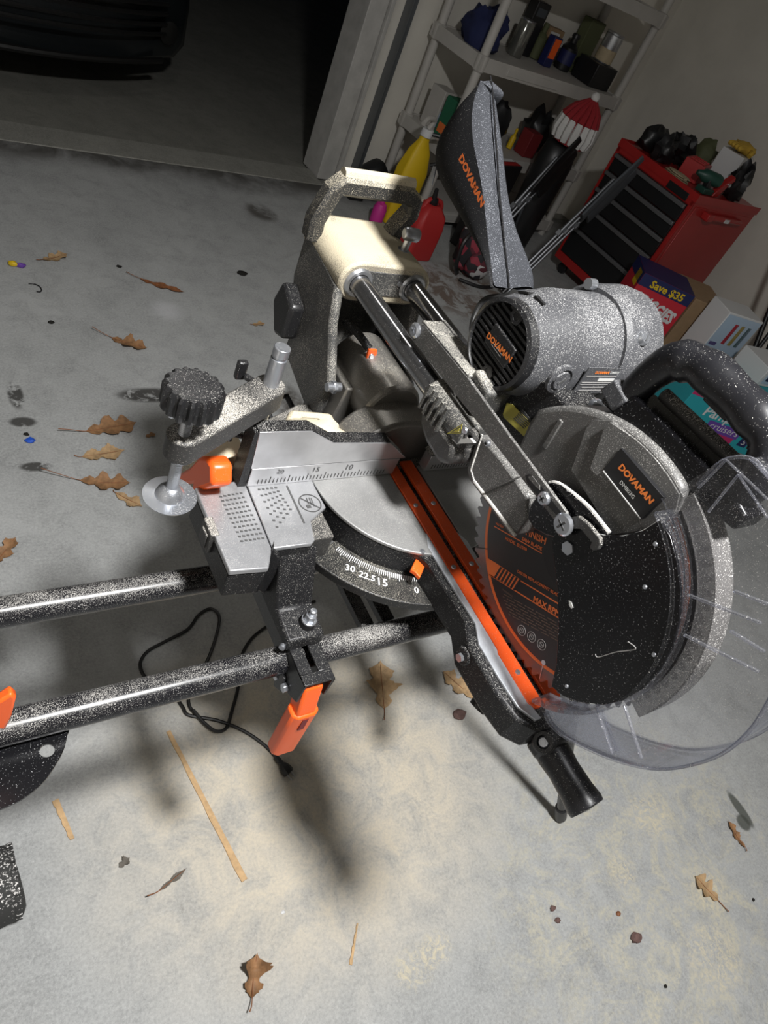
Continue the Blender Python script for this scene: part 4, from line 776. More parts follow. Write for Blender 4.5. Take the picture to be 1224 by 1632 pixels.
for u_, v_ in ((1015, 358), (755, 750)):
    p_, n_ = on_motor('M', u_, min(v_, 700), 0.066)
    if v_ == 750: p_ = k('M', 755, 750, x=0.02); n_ = Vector((-0.6, -0.6, 0.2)).normalized()
    P(MB().lathe([(0, 0), (0.0085, 0), (0.0080, 0.005), (0.006, 0.0075), (0, 0.008)], p_ - n_ * 0.001, n_, n=20), 'housing_screw', 'zinc', motor)
    P(MB().obox(p_ + n_ * 0.0072, n_.orthogonal().normalized() * 0.004, n_.cross(n_.orthogonal()).normalized() * 0.0006, n_ * 0.0004), 'screw_slot', 'engraved', motor)
p_ = Vector((0.066, -0.050, 0.340)); P(MB().cyl(p_, p_ + Vector((-0.010, 0, 0.0)), 0.006, n=16), 'housing_screw', 'zinc', motor)
# facets and side slots near the vent
for a in (62, 88):
    c_ = Vector((-0.010, -0.064 + 0.0545 * math.cos(math.radians(a)), 0.267 + 0.0545 * math.sin(math.radians(a)))); n_ = Vector((0, math.cos(math.radians(a)), math.sin(math.radians(a)))); t2 = n_.cross(Vector((1, 0, 0)))
    P(MB().obox(c_, Vector((0.0055, 0, 0)), t2 * 0.008, n_ * 0.0012), 'side_vent', 'black_void', motor)
P(MB().tube(smoothpath([px(812, 472, x=0.03), px(772, 478, x=0.015), px(753, 515, x=0.005), px(757, 560, x=0.0), px(775, 600, x=0.0)]), 0.0034, n=8), 'motor_cable', 'cord_black', motor)
# ---- head handle
hd = P(MB().tube(smoothpath([(0.0, -0.204, 0.316), (0.0, -0.210, 0.350), (0.0, -0.222, 0.371), (0.0, -0.248, 0.3815), (0.0, -0.300, 0.3815), (0.0, -0.330, 0.375), (0.0, -0.341, 0.352), (0.0, -0.341, 0.326)], 5),
      [0.0132 + 0.0046 * min(1, i / 10) + (0.0012 * math.sin(i * 1.3) if 10 < i < 26 else 0) - (0.004 * max(0, i - 28) / 7) for i in range(36)], n=20), 'head_handle', 'grip_rubber')
P(MB().px([(-0.188, 0.296), (-0.190, 0.318), (-0.215, 0.326), (-0.340, 0.330), (-0.362, 0.325), (-0.362, 0.308), (-0.320, 0.303)], -0.012, 0.022), 'handle_base', 'black_gloss', hd, bevel=0.003)
P(MB().tube([(0.010, -0.225, 0.336), (0.010, -0.335, 0.341)], 0.0065, n=14), 'trigger_guard', 'cast_dusty', hd)
P(MB().box(-0.004, 0.008, -0.290, -0.262, 0.362, 0.370), 'trigger', 'black_plain', hd, bevel=0.002)
P(MB().obox((-0.006, -0.198, 0.312), (0.010, 0, 0), (0, 0.012, 0.003), (0, -0.003, 0.009)), 'handle_bolt_block', 'motor_grey', hd, bevel=0.002)
# ---- dust bag on the chute
def bagpt(u, v, x): return k('2', u, v, x=x)
rows = [  # left outline, left/top edge, seam, right edge (photo crop pixels), from the neck to the tip
    ((238, 806), (240, 806), (287, 812), (386, 806)), ((226, 760), (238, 770), (284, 770), (396, 770)), ((205, 700), (228, 700), (276, 705), (380, 705)), ((138, 602), (216, 600), (266, 610), (338, 620)),
    ((96, 532), (208, 520), (258, 530), (310, 540)), ((50, 462), (198, 440), (250, 450), (294, 455)), ((5, 374), (182, 360), (246, 370), (283, 370)), ((16, 280), (166, 285), (240, 290), (271, 290)),
    ((55, 222), (160, 215), (235, 215), (257, 215)), ((104, 155), (165, 150), (231, 150), (244, 150)), ((165, 100), (180, 95), (226, 95), (236, 95)), ((190, 66), (195, 64), (220, 58), (230, 62))]
lf = MB(); lf2 = MB(); r1 = []; r2 = []
for a, b_, c_, e_ in rows:
    w_ = 0.055 if a[1] < 740 else 0.065
    A = bagpt(*a, 0.0); B_ = bagpt(*b_, 0.0); Cc = bagpt(*c_, 0.026) + Vector((0, -0.002, 0.003)); E_ = bagpt(*e_, w_); A2 = A + Vector((w_, 0, 0)); mdl = A.lerp(B_, 0.5) + Vector((-0.006, 0, 0)) * (1 if a[1] > 120 else 0.2)
    r1.append([A + Vector((w_ * 0.5, 0.004, -0.004)), A, mdl, B_]); r2.append([B_, B_.lerp(Cc, 0.5) + Vector((-0.001, -0.003, 0.003)), Cc + Vector((0, 0.0025, -0.003)), Cc.lerp(E_, 0.5) + Vector((0, -0.003, 0.004)), E_, A2, A + Vector((w_ * 0.5, 0.004, -0.004))])
lf.loft(r1, caps=False, closed=False); lf2.loft(r2, caps=False, closed=False)
lf2.add([p for p in r2[-1]] + [r1[-1][1], r1[-1][2]], [list(range(9))])
bag = P(lf2, 'dust_bag', 'bag_lit', saw, smooth=60, subd=2)
bagf = P(lf, 'bag_side', 'bag_black', bag, smooth=60, subd=2)
ktext('DOVAMAN', '2', (116, 345), (196, 520), 'x', -0.0085, 'orange_print', bag, bold=0.05, hfac=0.75)
P(MB().tube(smoothpath([bagpt(*r_[2], 0.026) + Vector((-0.001, -0.003, 0.004)) for r_ in rows]), 0.0011, n=6), 'bag_seam', 'bag_black', bag)
P(MB().lathe([(0.016, 0.0), (0.022, 0.0), (0.022, 0.05), (0.016, 0.05)], (0.030, -0.045, 0.262), (0.0, 0.75, 0.42), n=24), 'dust_port', 'black_plastic', bag)
P(MB().obox(k('2', 22, 405, x=0.0), (0.001, 0, 0), (0, 0.003, 0.010), (0, 0.003, -0.001)), 'zip_pull', 'steel', bag)
# ================================================================== the stand under the saw
stand = thing('saw_stand', 'black tube saw stand with orange clamp levers, dusted with sawdust', 'saw stand', (0.0, -0.1, FL))
T1, T2, TZ, TRr = -0.033, -0.168, -0.135, 0.0178
for y_ in (T1, T2):
    tb = MB().cyl((-0.95, y_, TZ), (0.62, y_, TZ), TRr, n=40).build('rail_tube', 'tube_black', stand)
    MB().cyl((0.62, y_, TZ), (0.635, y_, TZ), TRr + 0.002).build('end_cap', 'black_plastic', tb, bevel=0.002)
def bracket(x0, x1):
    b = MB(); yf, yb = -0.222, 0.045; zt = -0.1045
    b.box(x0, x1, yf, -0.208, zt - 0.003, zt).box(x0, x1, -0.168, yb, zt - 0.003, zt)
    xm0, xm1 = x0 + 0.016, x0 + 0.024
    b.box(x0, xm0, -0.208, -0.168, zt - 0.003, zt).box(xm1, x1, -0.208, -0.168, zt - 0.003, zt)
    for x_ in (x0, x1 - 0.003):
        b.px([(yf, zt - 0.003), (yb, zt - 0.003), (yb, zt - 0.030), (-0.012, zt - 0.036), (-0.15, zt - 0.036), (-0.19, zt - 0.060), (yf, zt - 0.040)], x_, x_ + 0.003)
    br = b.build('mount_bracket', 'black_plastic', stand, bevel=0.0006)
    for yy, zz in ((-0.197, -0.152), (-0.175, -0.160)):
        MB().cyl((x0 - 0.006, yy, zz), (x0, yy, zz), 0.0062, n=6).build('bracket_bolt', 'zinc', br, bevel=0.0006)
    MB().px([(-0.165, -0.145), (-0.190, -0.142), (-0.196, -0.165), (-0.180, -0.178)], x0 - 0.004, x0).build('catch_plate', 'black_plastic', br, bevel=0.001)
    lv = MB()
    xc = (x0 + x1) / 2
    lv.px([(-0.206, -0.118), (-0.220, -0.122), (-0.229, -0.165), (-0.232, -0.190), (-0.216, -0.194), (-0.205, -0.170)], xc - 0.014, xc + 0.012)
    lv.loft([[Vector((xc + a * 0.019, -0.220 + b_ * 0.013, z_)) + Vector((s_ * 0.0022, s_ * 0.0012, 0)) for a, b_ in ((-1, -.6), (-.6, -1), (.6, -1), (1, -.6), (1, .6), (.6, 1), (-.6, 1), (-1, .6))] for z_, s_ in ((-0.172, 0), (-0.210, 0.6), (-0.250, 1.6), (-0.288, 2.6), (-0.293, 2.7))])
    lv.build('clamp_lever', 'orange', br, bevel=0.003)
    MB().px([(-0.2335, -0.180), (-0.2345, -0.205), (-0.226, -0.212), (-0.222, -0.186)], xc - 0.004, xc + 0.004).build('lever_groove', 'dark_red', br)
    return br
bracket(-0.2145, -0.174); bracket(0.174, 0.2145)
for x_ in (-0.075, -0.040):
    MB().box(x_ - 0.010, x_ + 0.010, -0.30 if False else T2, T1, TZ - 0.018, TZ - 0.004).build('cross_member', 'tube_black', stand, bevel=0.002)
# hinge plate under the left end of the front tube, with a hole, built as a half disc with a gap around the hole
def disc_plate(zp):
    out = joincurve('L', [(-160, 700), (-60, 700), (80, 700), (200, 700), (266, 735), (262, 765), (250, 815), (222, 870), (170, 945), (90, 1010), (0, 1052), (-90, 1080), (-160, 1090)], z=zp)
    hc = k('L', 184, 822, z=zp); hr = (k('L', 214, 822, z=zp) - hc).length
    i0 = min(range(len(out)), key=lambda i: (out[i] - hc).length); a0 = math.atan2(out[i0].y - hc.y, out[i0].x - hc.x)
    mid = (out[0] + out[-1]) / 2; a1 = math.atan2(mid.y - hc.y, mid.x - hc.x); up = (a1 - a0) % (2 * math.pi); mk = lambda a: hc + Vector((hr * math.cos(a), hr * math.sin(a), 0))
    b = MB()
    b.prism([mid] + out[:i0 + 1] + [mk(a0 + up * j / 14) for j in range(15)], (0, 0, -0.003))
    b.prism(out[i0:] + [mid] + [mk(a1 + (2 * math.pi - up) * j / 14) for j in range(15)], (0, 0, -0.003))
    return b.build('hinge_plate', 'black_gloss', stand, smooth=30)
disc_plate(TZ - TRr - 0.0005)
MB().prism(ks('L', [(-60, 660), (0, 632), (46, 602), (66, 618), (48, 690), (22, 745), (-60, 735)], y=-0.196), (0, 0.012, -0.004)).build('extension_lever', 'orange', stand, bevel=0.003)
# legs with rubber feet; the wheel at the other end
ft = px(893, 1302, z=FL + 0.012)
for top, foot in (((0.33, -0.20, TZ - 0.01), ft), ((0.33, 0.0, TZ - 0.01), Vector((ft.x, 0.26, FL + 0.012)))):
    dv = (foot - Vector(top)).normalized()
    lg_ = MB().cyl(top, foot - dv * 0.05, 0.0115, n=20).build('leg', 'tube_black', stand)
    MB().lathe([(0, 0), (0.0145, 0), (0.0155, 0.006), (0.0150, 0.055), (0.0115, 0.058), (0, 0.058)], foot, -dv, n=22).build('rubber_foot', 'black_plain', lg_)
MB().box(0.30, 0.36, T2 - 0.035, T1 + 0.035, TZ - 0.045, TZ - 0.0175).build('leg_hinge', 'black_plastic', stand, bevel=0.003)
WC = px(29, 1396, z=FL + 0.085) + Vector((-0.030, 0.0, 0.0)); WC.z = FL + 0.0635
wheel = MB().lathe([(0.025, -0.026), (0.050, -0.030), (0.059, -0.024), (0.063, -0.012), (0.063, 0.012), (0.059, 0.024), (0.050, 0.030), (0.025, 0.026)], WC, (1, 0.12, 0), n=48).build('wheel', 'tyre', stand)
for i in range(30):
    a = 2 * math.pi * i / 30; d_ = Vector((0.12 * -math.cos(a) * 0.0, math.cos(a), math.sin(a)))
    for sgn in (-1, 1):
        MB().obox(WC + d_ * 0.0602 + Vector((sgn * 0.0235, 0, 0)), (0.0045, 0, 0), d_.cross(Vector((1, 0, 0))) * 0.0045, d_ * 0.0022).build('tread_block', 'tyre', wheel)
MB().lathe([(0, -0.02), (0.025, -0.02), (0.025, 0.02), (0, 0.02)], WC, (1, 0.12, 0), n=24).build('wheel_hub', 'black_plain', wheel)
MB().cyl(WC + Vector((-0.03, 0, 0)), (-0.80, T2, TZ - 0.01), 0.011, n=18).build('leg', 'tube_black', stand)
# ================================================================== power cord
cz = FL + 0.0042
cp = [(1230, 240), (1165, 262), (1110, 292), (1065, 322), (990, 378), (948, 440), (935, 500), (928, 580), (905, 668), (882, 738), (842, 753), (800, 725), (768, 690), (738, 645), (742, 590), (780, 520), (812, 465), (845, 370), (855, 300), (822, 270), (775, 295), (730, 352), (640, 400), (572, 440), (547, 492), (580, 550), (672, 602), (712, 652), (738, 685), (850, 706), (950, 746), (1030, 800), (1080, 852)]
pts = [k('L', u, v, z=cz) for u, v in cp]
sp = smoothpath(pts, 7)
for i, p in enumerate(sp):                       # where it crosses itself one run lies on the other
    if 9 * 7 <= i <= 12 * 7 + 3: p.z += 0.0065
cord = thing('extension_lead', 'black power lead looped on the concrete below the saw', 'power lead', pts[10])
MB().tube(sp, 0.0040, n=8).build('cable', 'cord_black', cord)
c0_ = k('L', 1076, 848, z=cz + 0.006); c1_ = k('L', 1128, 912, z=cz + 0.006); dv = (c1_ - c0_).normalized(); sv = Vector((-dv.y, dv.x, 0)); L_ = (c1_ - c0_).length
MB().loft([[c0_ + dv * (L_ * t_) + sv * (a * w_) + Vector((0, 0, b_ * h_)) for a, b_ in ((-1, -.5), (-.5, -1), (.5, -1), (1, -.5), (1, .5), (.5, 1), (-.5, 1), (-1, .5))] for t_, w_, h_ in ((0, .0055, .0055), (.25, .0062, .006), (.3, .0050, .0055), (.36, .0066, .0062), (.42, .0054, .0058), (.5, .0085, .0075), (.72, .0125, .0090), (.9, .0130, .0092), (1.0, .0110, .0085))]).build('plug', 'cord_black', cord)
for q_ in (-1, 1): MB().obox(c1_ + dv * 0.007 + sv * q_ * 0.0055, dv * 0.008, sv * 0.0007, (0, 0, 0.003)).build('prong', 'steel', cord)
# ================================================================== litter on the floor
def leaf(u, v, size, ang, m, label, curl=0.25, lobes=4, stem=0.4, wide=0.62, seed=0, squash=1.0):
    p = px(u, v, z=FL + 0.002); rnd = random.Random(seed)
    t = thing('dry_leaf', label, 'leaf', p, 'dry leaves on the floor')
    n = 28; half = []
    for i in range(n + 1):
        s_ = i / n; env = math.sin(math.pi * min(1, s_ * 1.02)) ** 0.75 * (0.75 + 0.5 * s_)
        lob = 0.40 + 0.60 * abs(math.sin(math.pi * lobes * (s_ ** 0.95) + 0.3)) ** 1.3
        half.append((s_, env * lob * wide * 0.5 * (0.85 + 0.3 * rnd.random())))
    ca, sa = math.cos(ang), math.sin(ang); vs = []; fs = []
    def put(s_, w_):
        x_ = (s_ - 0.5) * size; y_ = w_ * size * squash
        z_ = curl * size * (0.9 * (w_ * 2) ** 2 + 0.5 * (s_ - 0.35) ** 2 + 0.06 * math.sin(9 * s_ + seed)) 
        return p + Vector((x_ * ca - y_ * sa, x_ * sa + y_ * ca, max(0.0, z_) + 0.0008))
    for s_, w_ in half:
        vs += [put(s_, w_), put(s_, w_ * 0.45), put(s_, 0), put(s_, -w_ * 0.45), put(s_, -w_)]
    for i in range(n):
        for j in range(4): a = i * 5 + j; fs.append([a, a + 1, a + 6, a + 5])
    m2 = MB(); m2.add(vs, fs); m2.add([q - Vector((0, 0, 0.0007)) for q in vs], [f[::-1] for f in fs])
    m2.build('blade', m, t, smooth=60)
    if stem:
        MB().tube(smoothpath([put(0.92, 0) + Vector((0, 0, 0.0006)), put(0.4, 0) + Vector((0, 0, 0.0006)), put(0.0, 0), put(-stem * 0.6, 0.02) * 1.0, put(-stem, 0.06)]), [0.0006 + 0.0008 * i / 24 for i in range(25)], n=5).build('stem', 'leaf_rust', t)
    return t
leaf(88, 411, 0.105, 0.5, 'leaf_tan', 'pale tan leaf lying alone far back on the garage floor', 0.35, 3, 0.2, 0.5, 1)
leaf(258, 456, 0.17, -0.45, 'leaf_rust', 'long thin rust-brown leaf in front of the chalky scuff', 0.2, 3, 0.3, 0.26, 2)
leaf(206, 548, 0.12, -0.5, 'leaf_brown', 'rust-brown lobed leaf lying above the round clamp knob', 0.35, 3, 0.55, 0.62, 3)
leaf(178, 682, 0.15, 0.15, 'leaf_brown', 'three-pointed brown leaf, upper of the leaves left of the clamp knob', 0.3, 3, 0.5, 0.62, 4)
leaf(165, 724, 0.12, 0.1, 'leaf_tan', 'light tan leaf between two browner leaves left of the clamp foot', 0.25, 2, 0.15, 0.55, 5)
leaf(168, 770, 0.13, -0.25, 'leaf_brown', 'brown leaf with a long stem left of the clamp foot', 0.35, 3, 0.75, 0.55, 6)
leaf(205, 797, 0.085, -0.8, 'leaf_tan', 'small tan torn leaf just left of the clamp foot', 0.2, 2, 0.1, 0.55, 7)
leaf(8, 879, 0.09, 0.9, 'leaf_brown', 'brown leaf cut by the left edge of the picture above the tube', 0.5, 3, 0.2, 0.5, 8)
leaf(412, 517, 0.06, 0.2, 'leaf_tan', 'tiny tan leaf on the floor left of the slide column', 0.3, 2, 0.1, 0.5, 9)
leaf(240, 694, 0.035, 0.3, 'leaf_brown', 'tiny orange-brown leaf scrap beside the clamp knob', 0.3, 2, 0.0, 0.6, 10)
leaf(608, 1092, 0.135, 1.2, 'leaf_tan', 'broad tan leaf under the saw in front of the tube', 0.3, 3, 0.25, 0.72, 11)
leaf(730, 1092, 0.115, 2.1, 'leaf_tan', 'tan leaf with narrow lobes beside the reddish stone', 0.25, 3, 0.2, 0.6, 12)
leaf(1125, 1416, 0.075, 1.9, 'leaf_tan', 'tan lobed leaf with a thin stem on the dusty floor at right', 0.25, 3, 0.4, 0.8, 13)
leaf(1172, 1330, 0.075, 1.5, 'leaf_brown', 'narrow brown leaf beside the dark streak at the right edge', 0.5, 3, 0.1, 0.4, 14)
leaf(404, 1556, 0.070, 1.1, 'leaf_brown', 'curled reddish-brown leaf at the bottom edge of the picture', 1.1, 2, 0.3, 0.7, 15)
leaf(198, 1375, 0.024, 0.4, 'leaf_grey', 'small crumpled grey leaf below the hinge plate', 0.7, 2, 0.0, 0.8, 16)
leaf(275, 1403, 0.060, 0.3, 'leaf_grey', 'thin grey-brown shrivelled leaf left of the wooden strip', 0.9, 2, 0.4, 0.22, 17)
def rock(name, u, v, r_, m, label, cat, seed, h=0.45):
    p = px(u, v, z=FL); return tag(MB().blob(p + Vector((0, 0, r_ * h * 0.8)), r_, r_ * 0.75, r_ * h, 9, 6, 0.5, 1.6, seed).build(name, m, None, smooth=25, loc=p), label, cat)
rock('stone', 731, 1140, 0.021, 'stone_red', 'flat reddish-brown stone on the floor under the table arm', 'stone', 3.0, 0.35)
rock('stone', 1012, 1495, 0.0155, 'stone_red', 'dark brown stone lying alone near the bottom right', 'stone', 8.0)
rock('stone_chip', 880, 1448, 0.008, 'stone_red', 'upper of two touching reddish chips near the bottom', 'stone', 5.0)
rock('stone_chip', 888, 1467, 0.008, 'stone_red', 'lower of two touching reddish chips near the bottom', 'stone', 6.0)
rock('stone_chip', 985, 1457, 0.007, 'leaf_rust', 'small rust-coloured chip left of the tan lobed leaf', 'stone', 7.0)
rock('plastic_scrap', 47, 703, 0.014, 'chip_blue', 'bright blue plastic scrap on the floor at left', 'scrap', 9.0, 0.3)
rock('pebble', 1060, 1572, 0.005, 'clod', 'black pebble below the dark brown stone', 'pebble', 10.0)
rock('pebble', 1200, 1434, 0.005, 'clod', 'tiny black pebble at the right edge beside the tan leaf', 'pebble', 11.0)
rock('pebble', 82, 515, 0.010, 'clod', 'small black clod on the floor right of the bent wire', 'pebble', 12.0)
rock('pebble', 386, 437, 0.022, 'clod', 'dark crumb of dirt left of the carry handle', 'clod', 13.0, 0.3)
rock('pebble', 190, 426, 0.010, 'clod', 'small dark crumb right of the pale tan leaf', 'pebble', 14.0)
rock('pebble', 42, 693, 0.008, 'clod', 'dark crumb touching the blue scrap', 'pebble', 15.0)
rock('paper_scrap', 451, 1454, 0.0045, 'paper_white', 'tiny white scrap below the end of the wooden strip', 'scrap', 16.0, 0.3)
p = px(27, 424, z=FL); w_ = thing('sweet_wrapper', 'yellow and purple twisted sweet wrapper far left on the floor', 'wrapper', p)
MB().blob(p + Vector((-0.012, 0, 0.009)), 0.016, 0.012, 0.009, 9, 6, 0.5, 2, 2).build('yellow_half', 'yellow', w_); MB().blob(p + Vector((0.014, -0.004, 0.008)), 0.016, 0.010, 0.008, 9, 6, 0.5, 2, 4).build('purple_half', 'purple_card', w_)
tag(MB().tube(smoothpath([k('E', u, v, z=FL + 0.003) for u, v in ((138, 278), (165, 280), (190, 292), (200, 308), (192, 318), (176, 316))]), 0.0022, n=6).build('bent_wire', 'black_plain', None, loc=k('E', 165, 280, z=FL)), 'short bent black wire on the floor below the sweet wrapper', 'wire')
def splinter(a, b_, w0, w1, label, name='wood_strip'):
    a = px(*a, z=FL); b_ = px(*b_, z=FL); d_ = (b_ - a).normalized(); s_ = Vector((-d_.y, d_.x, 0)); n = 10; rings = []
    for i in range(n + 1):
        t_ = i / n; w_ = w0 + (w1 - w0) * t_; j = 0.0010 * math.sin(i * 2.3)
        c_ = a.lerp(b_, t_)
        rings.append([c_ - s_ * (w_ + j), c_ + s_ * w_, c_ + s_ * w_ + Vector((0, 0, 0.0045)), c_ - s_ * (w_ + j) + Vector((0, 0, 0.0035))])
    return tag(MB().loft(rings).build(name, 'wood_strip', None, smooth=0, loc=a), label, 'wood strip', 'wood offcuts on the floor')
splinter((268, 1166), (389, 1404), 0.0042, 0.0066, 'long thin wooden strip lying below the power plug')
splinter((88, 1276), (115, 1338), 0.0058, 0.0040, 'short broken wood splinter below the hinge plate')
splinter((569, 1472), (558, 1538), 0.0010, 0.0030, 'thin pale wood sliver in front of the saw shadow')
for i, (a, b_) in enumerate((((78, 1035), (70, 1062)), ((138, 1202), (141, 1230)))): pass
# ================================================================== background: shelf unit by the door wall
SA = math.radians(8.0); SU = Vector((math.cos(SA), math.sin(SA), 0)); SV = Vector((-math.sin(SA), math.cos(SA), 0)); S0 = Vector((1.994, 2.72, 0))
def sp_(a, b_, z): return Vector((S0.x, S0.y, 0)) + SU * a + SV * b_ + Vector((0, 0, z))
SW, SD = 1.22, 0.37
unit = thing('shelf_unit', 'grey plastic garage shelf unit beside the door, loaded with cans and boxes', 'shelf unit', sp_(SW / 2, SD / 2, FL))
def sbox(mb, a0, a1, b0, b1, z0, z1): return mb.prism([sp_(a0, b0, z0), sp_(a1, b0, z0), sp_(a1, b1, z0), sp_(a0, b1, z0)], (0, 0, z1 - z0))
LEV = [-0.80, -0.45, 0.0, 0.45]
for z_ in LEV:
    m_ = MB(); sbox(m_, -0.02, SW + 0.02, -0.02, SD + 0.02, z_ - 0.020, z_)
    bd = m_.build('shelf_board', 'shelf_plastic', unit, bevel=0.004)
    m_ = MB(); sbox(m_, -0.03, SW + 0.03, -0.03, -0.018, z_ - 0.058, z_ + 0.006); sbox(m_, -0.03, -0.018, -0.018, SD + 0.03, z_ - 0.058, z_ + 0.006); sbox(m_, SW + 0.018, SW + 0.03, -0.018, SD + 0.03, z_ - 0.058, z_ + 0.006); sbox(m_, -0.018, SW + 0.018, SD + 0.018, SD + 0.03, z_ - 0.058, z_ + 0.006)
    m_.build('shelf_rim', 'shelf_plastic', bd, bevel=0.004)
    m_ = MB(); sbox(m_, 0.18, 0.62, -0.0335, -0.030, z_ - 0.045, z_ - 0.008); m_.build('rim_panel', 'shelf_plastic', bd, bevel=0.003)
for a_ in (0, SW):
    for b_ in (0, SD):
        ps = MB().cyl(sp_(a_, b_, FL), sp_(a_, b_, 0.95), 0.024, n=18).build('post', 'shelf_plastic', unit)
        for z_ in LEV: MB().lathe([(0.024, -0.07), (0.032, -0.062), (0.034, -0.02), (0.034, 0.008), (0.024, 0.012)], sp_(a_, b_, z_), (0, 0, 1), n=18).build('post_collar', 'shelf_plastic', ps)
def can(name, p, r_, h_, m, label, cat, band=None, lid='steel', neck=False):
    t = thing(name, label, cat, p)
    MB().lathe([(0, 0), (r_ * 0.96, 0), (r_, 0.004), (r_, h_ - 0.006), (r_ * 0.94, h_ - 0.002), (r_ * 0.94, h_), (0, h_)] if not neck else [(0, 0), (r_, 0.004), (r_, h_ * 0.68), (r_ * 0.6, h_ * 0.8), (r_ * 0.42, h_ * 0.84), (r_ * 0.42, h_), (0, h_)], p, (0, 0, 1), n=24).build('body', m, t)
    if band: MB().lathe([(r_, band[1] * h_), (r_ * 1.015, band[1] * h_ + 0.001), (r_ * 1.015, band[2] * h_), (r_, band[2] * h_)], p, (0, 0, 1), n=24).build('label_band', band[0], t)
    if lid: MB().lathe([(0, h_), (r_ * (0.5 if neck else 0.98), h_), (r_ * (0.5 if neck else 1.0), h_ + 0.006), (r_ * 0.4 if neck else r_ * 0.8, h_ + (0.02 if neck else 0.008)), (0, h_ + (0.02 if neck else 0.006))], p, (0, 0, 1), n=24).build('lid', lid, t)
    return t
def carton(name, p, wu, wv, h_, ang, m, label, cat='box', group=None, prints=(), flap=None, bev=0.003):
    t = thing(name, label, cat, p, group); a = Vector((math.cos(ang), math.sin(ang), 0)); b_ = Vector((-a.y, a.x, 0)); p = Vector(p)
    MB().prism([p - a * wu / 2 - b_ * wv / 2, p + a * wu / 2 - b_ * wv / 2, p + a * wu / 2 + b_ * wv / 2, p - a * wu / 2 + b_ * wv / 2], (0, 0, h_)).build('body', m, t, bevel=bev)
    for face, s0, s1, z0, z1, pm in prints:      # face 0: front (-b side), 1: left (-a side), 2: top
        if face == 0: o_ = p - b_ * (wv / 2 + 0.0008); q = [o_ + a * ((s - 0.5) * wu) + Vector((0, 0, z * h_)) for s, z in ((s0, z0), (s1, z0), (s1, z1), (s0, z1))]; nv = -b_
        elif face == 1: o_ = p - a * (wu / 2 + 0.0008); q = [o_ + b_ * ((0.5 - s) * wv) + Vector((0, 0, z * h_)) for s, z in ((s0, z0), (s1, z0), (s1, z1), (s0, z1))]; nv = -a
        else: o_ = p + Vector((0, 0, h_ + 0.0008)); q = [o_ + a * ((s - 0.5) * wu) + b_ * ((z - 0.5) * wv) for s, z in ((s0, z0), (s1, z0), (s1, z1), (s0, z1))]; nv = Vector((0, 0, 1))
        MB().prism(q, nv * 0.0006).build('printed_panel', pm, t)
    WLF[t] = (p, a, b_, wu, wv, h_)
    return t
WLF = {}
def ctext(t, s_, face, s0, s1, z_, m, **kw):
    p, a, b_, wu, wv, h_ = WLF[t]
    if face == 0: o_ = p - b_ * (wv / 2 + 0.002); A = o_ + a * ((s0 - 0.5) * wu); B_ = o_ + a * ((s1 - 0.5) * wu); nv = -b_
    elif face == 1: o_ = p - a * (wu / 2 + 0.002); A = o_ + b_ * ((0.5 - s0) * wv); B_ = o_ + b_ * ((0.5 - s1) * wv); nv = -a
    z0, z1 = z_ if isinstance(z_, tuple) else (z_, z_)
    return text(s_, A + Vector((0, 0, z0 * h_)), B_ + Vector((0, 0, z1 * h_)), nv, m, t, **kw)
Z2 = 0.0015
can('paint_can', sp_(1.105, 0.14, 0.1225), 0.055, 0.15, 'steel', 'silver can with a beige band at the right end of the middle shelf', 'can', ('tan_paper', 0.05, 0.5))
can('glass_jar', px(818, 88, z=Z2), 0.045, 0.17, 'glass_jar', 'tall glass jar standing next to the front post of the shelf', 'jar', None, 'steel')
can('spray_can', px(848, 92, z=Z2), 0.036, 0.16, 'olive', 'olive tin beside the tall glass jar', 'can', None, 'olive', True)
can('oil_bottle', px(893, 110, z=Z2), 0.050, 0.17, 'black_plain', 'black oil bottle with pale lettering at the front of the shelf', 'bottle', ('navy_card', 0.2, 0.6), 'black_plain', True)
carton('screw_pack', px(866, 104, z=Z2), 0.07, 0.05, 0.15, SA, 'navy_card', 'navy and orange pack leaning by the black bottle', 'pack', None, ((0, 0.1, 0.9, 0.3, 0.95, 'orange'),))
carton('parts_box', sp_(0.815, 0.335, Z2), 0.13, 0.055, 0.17, SA, 'card_brown', 'brown carton with a white label on the middle shelf', 'box', None, ((0, 0.08, 0.72, 0.55, 0.9, 'paper_white'),))
carton('tool_case', sp_(1.09, 0.14, Z2), 0.20, 0.16, 0.12, SA, 'black_plain', 'low black case under the silver can', 'case')
p = sp_(0.10, 0.18, Z2); tag(MB().blob(p + Vector((0.0, 0.0, 0.060)), 0.080, 0.13, 0.10, 18, 10, 0.45, 2.2, 3, 0, Z2).build('folded_tarp', 'blue_cloth', None, loc=p, smooth=50), 'bundled navy tarp at the left end of the middle shelf', 'tarp')
p = sp_(0.27, 0.29, Z2); tag(MB().blob(p + Vector((0, 0.0, 0.08)), 0.09, 0.06, 0.10, 16, 9, 0.5, 2.0, 8, 0, Z2).build('cloth_bundle', 'blue_cloth', None, loc=p, smooth=50), 'dark blue cloth bundle behind the tall glass jar', 'cloth')
carton('grey_toolbox', sp_(0.60, 0.325, Z2), 0.11, 0.07, 0.26, SA, 'drawer_black', 'tall black storage box behind the olive tin on the shelf', 'box', None, ((0, 0.15, 0.85, 0.75, 0.9, 'grey_cloth'),))
carton('olive_crate', sp_(1.10, 0.315, Z2), 0.14, 0.07, 0.28, SA, 'olive', 'olive crate at the back of the shelf beside the silver can', 'crate', None, ((0, 0.1, 0.9, 0.15, 0.3, 'drawer_black'),))
Z3 = -0.4485
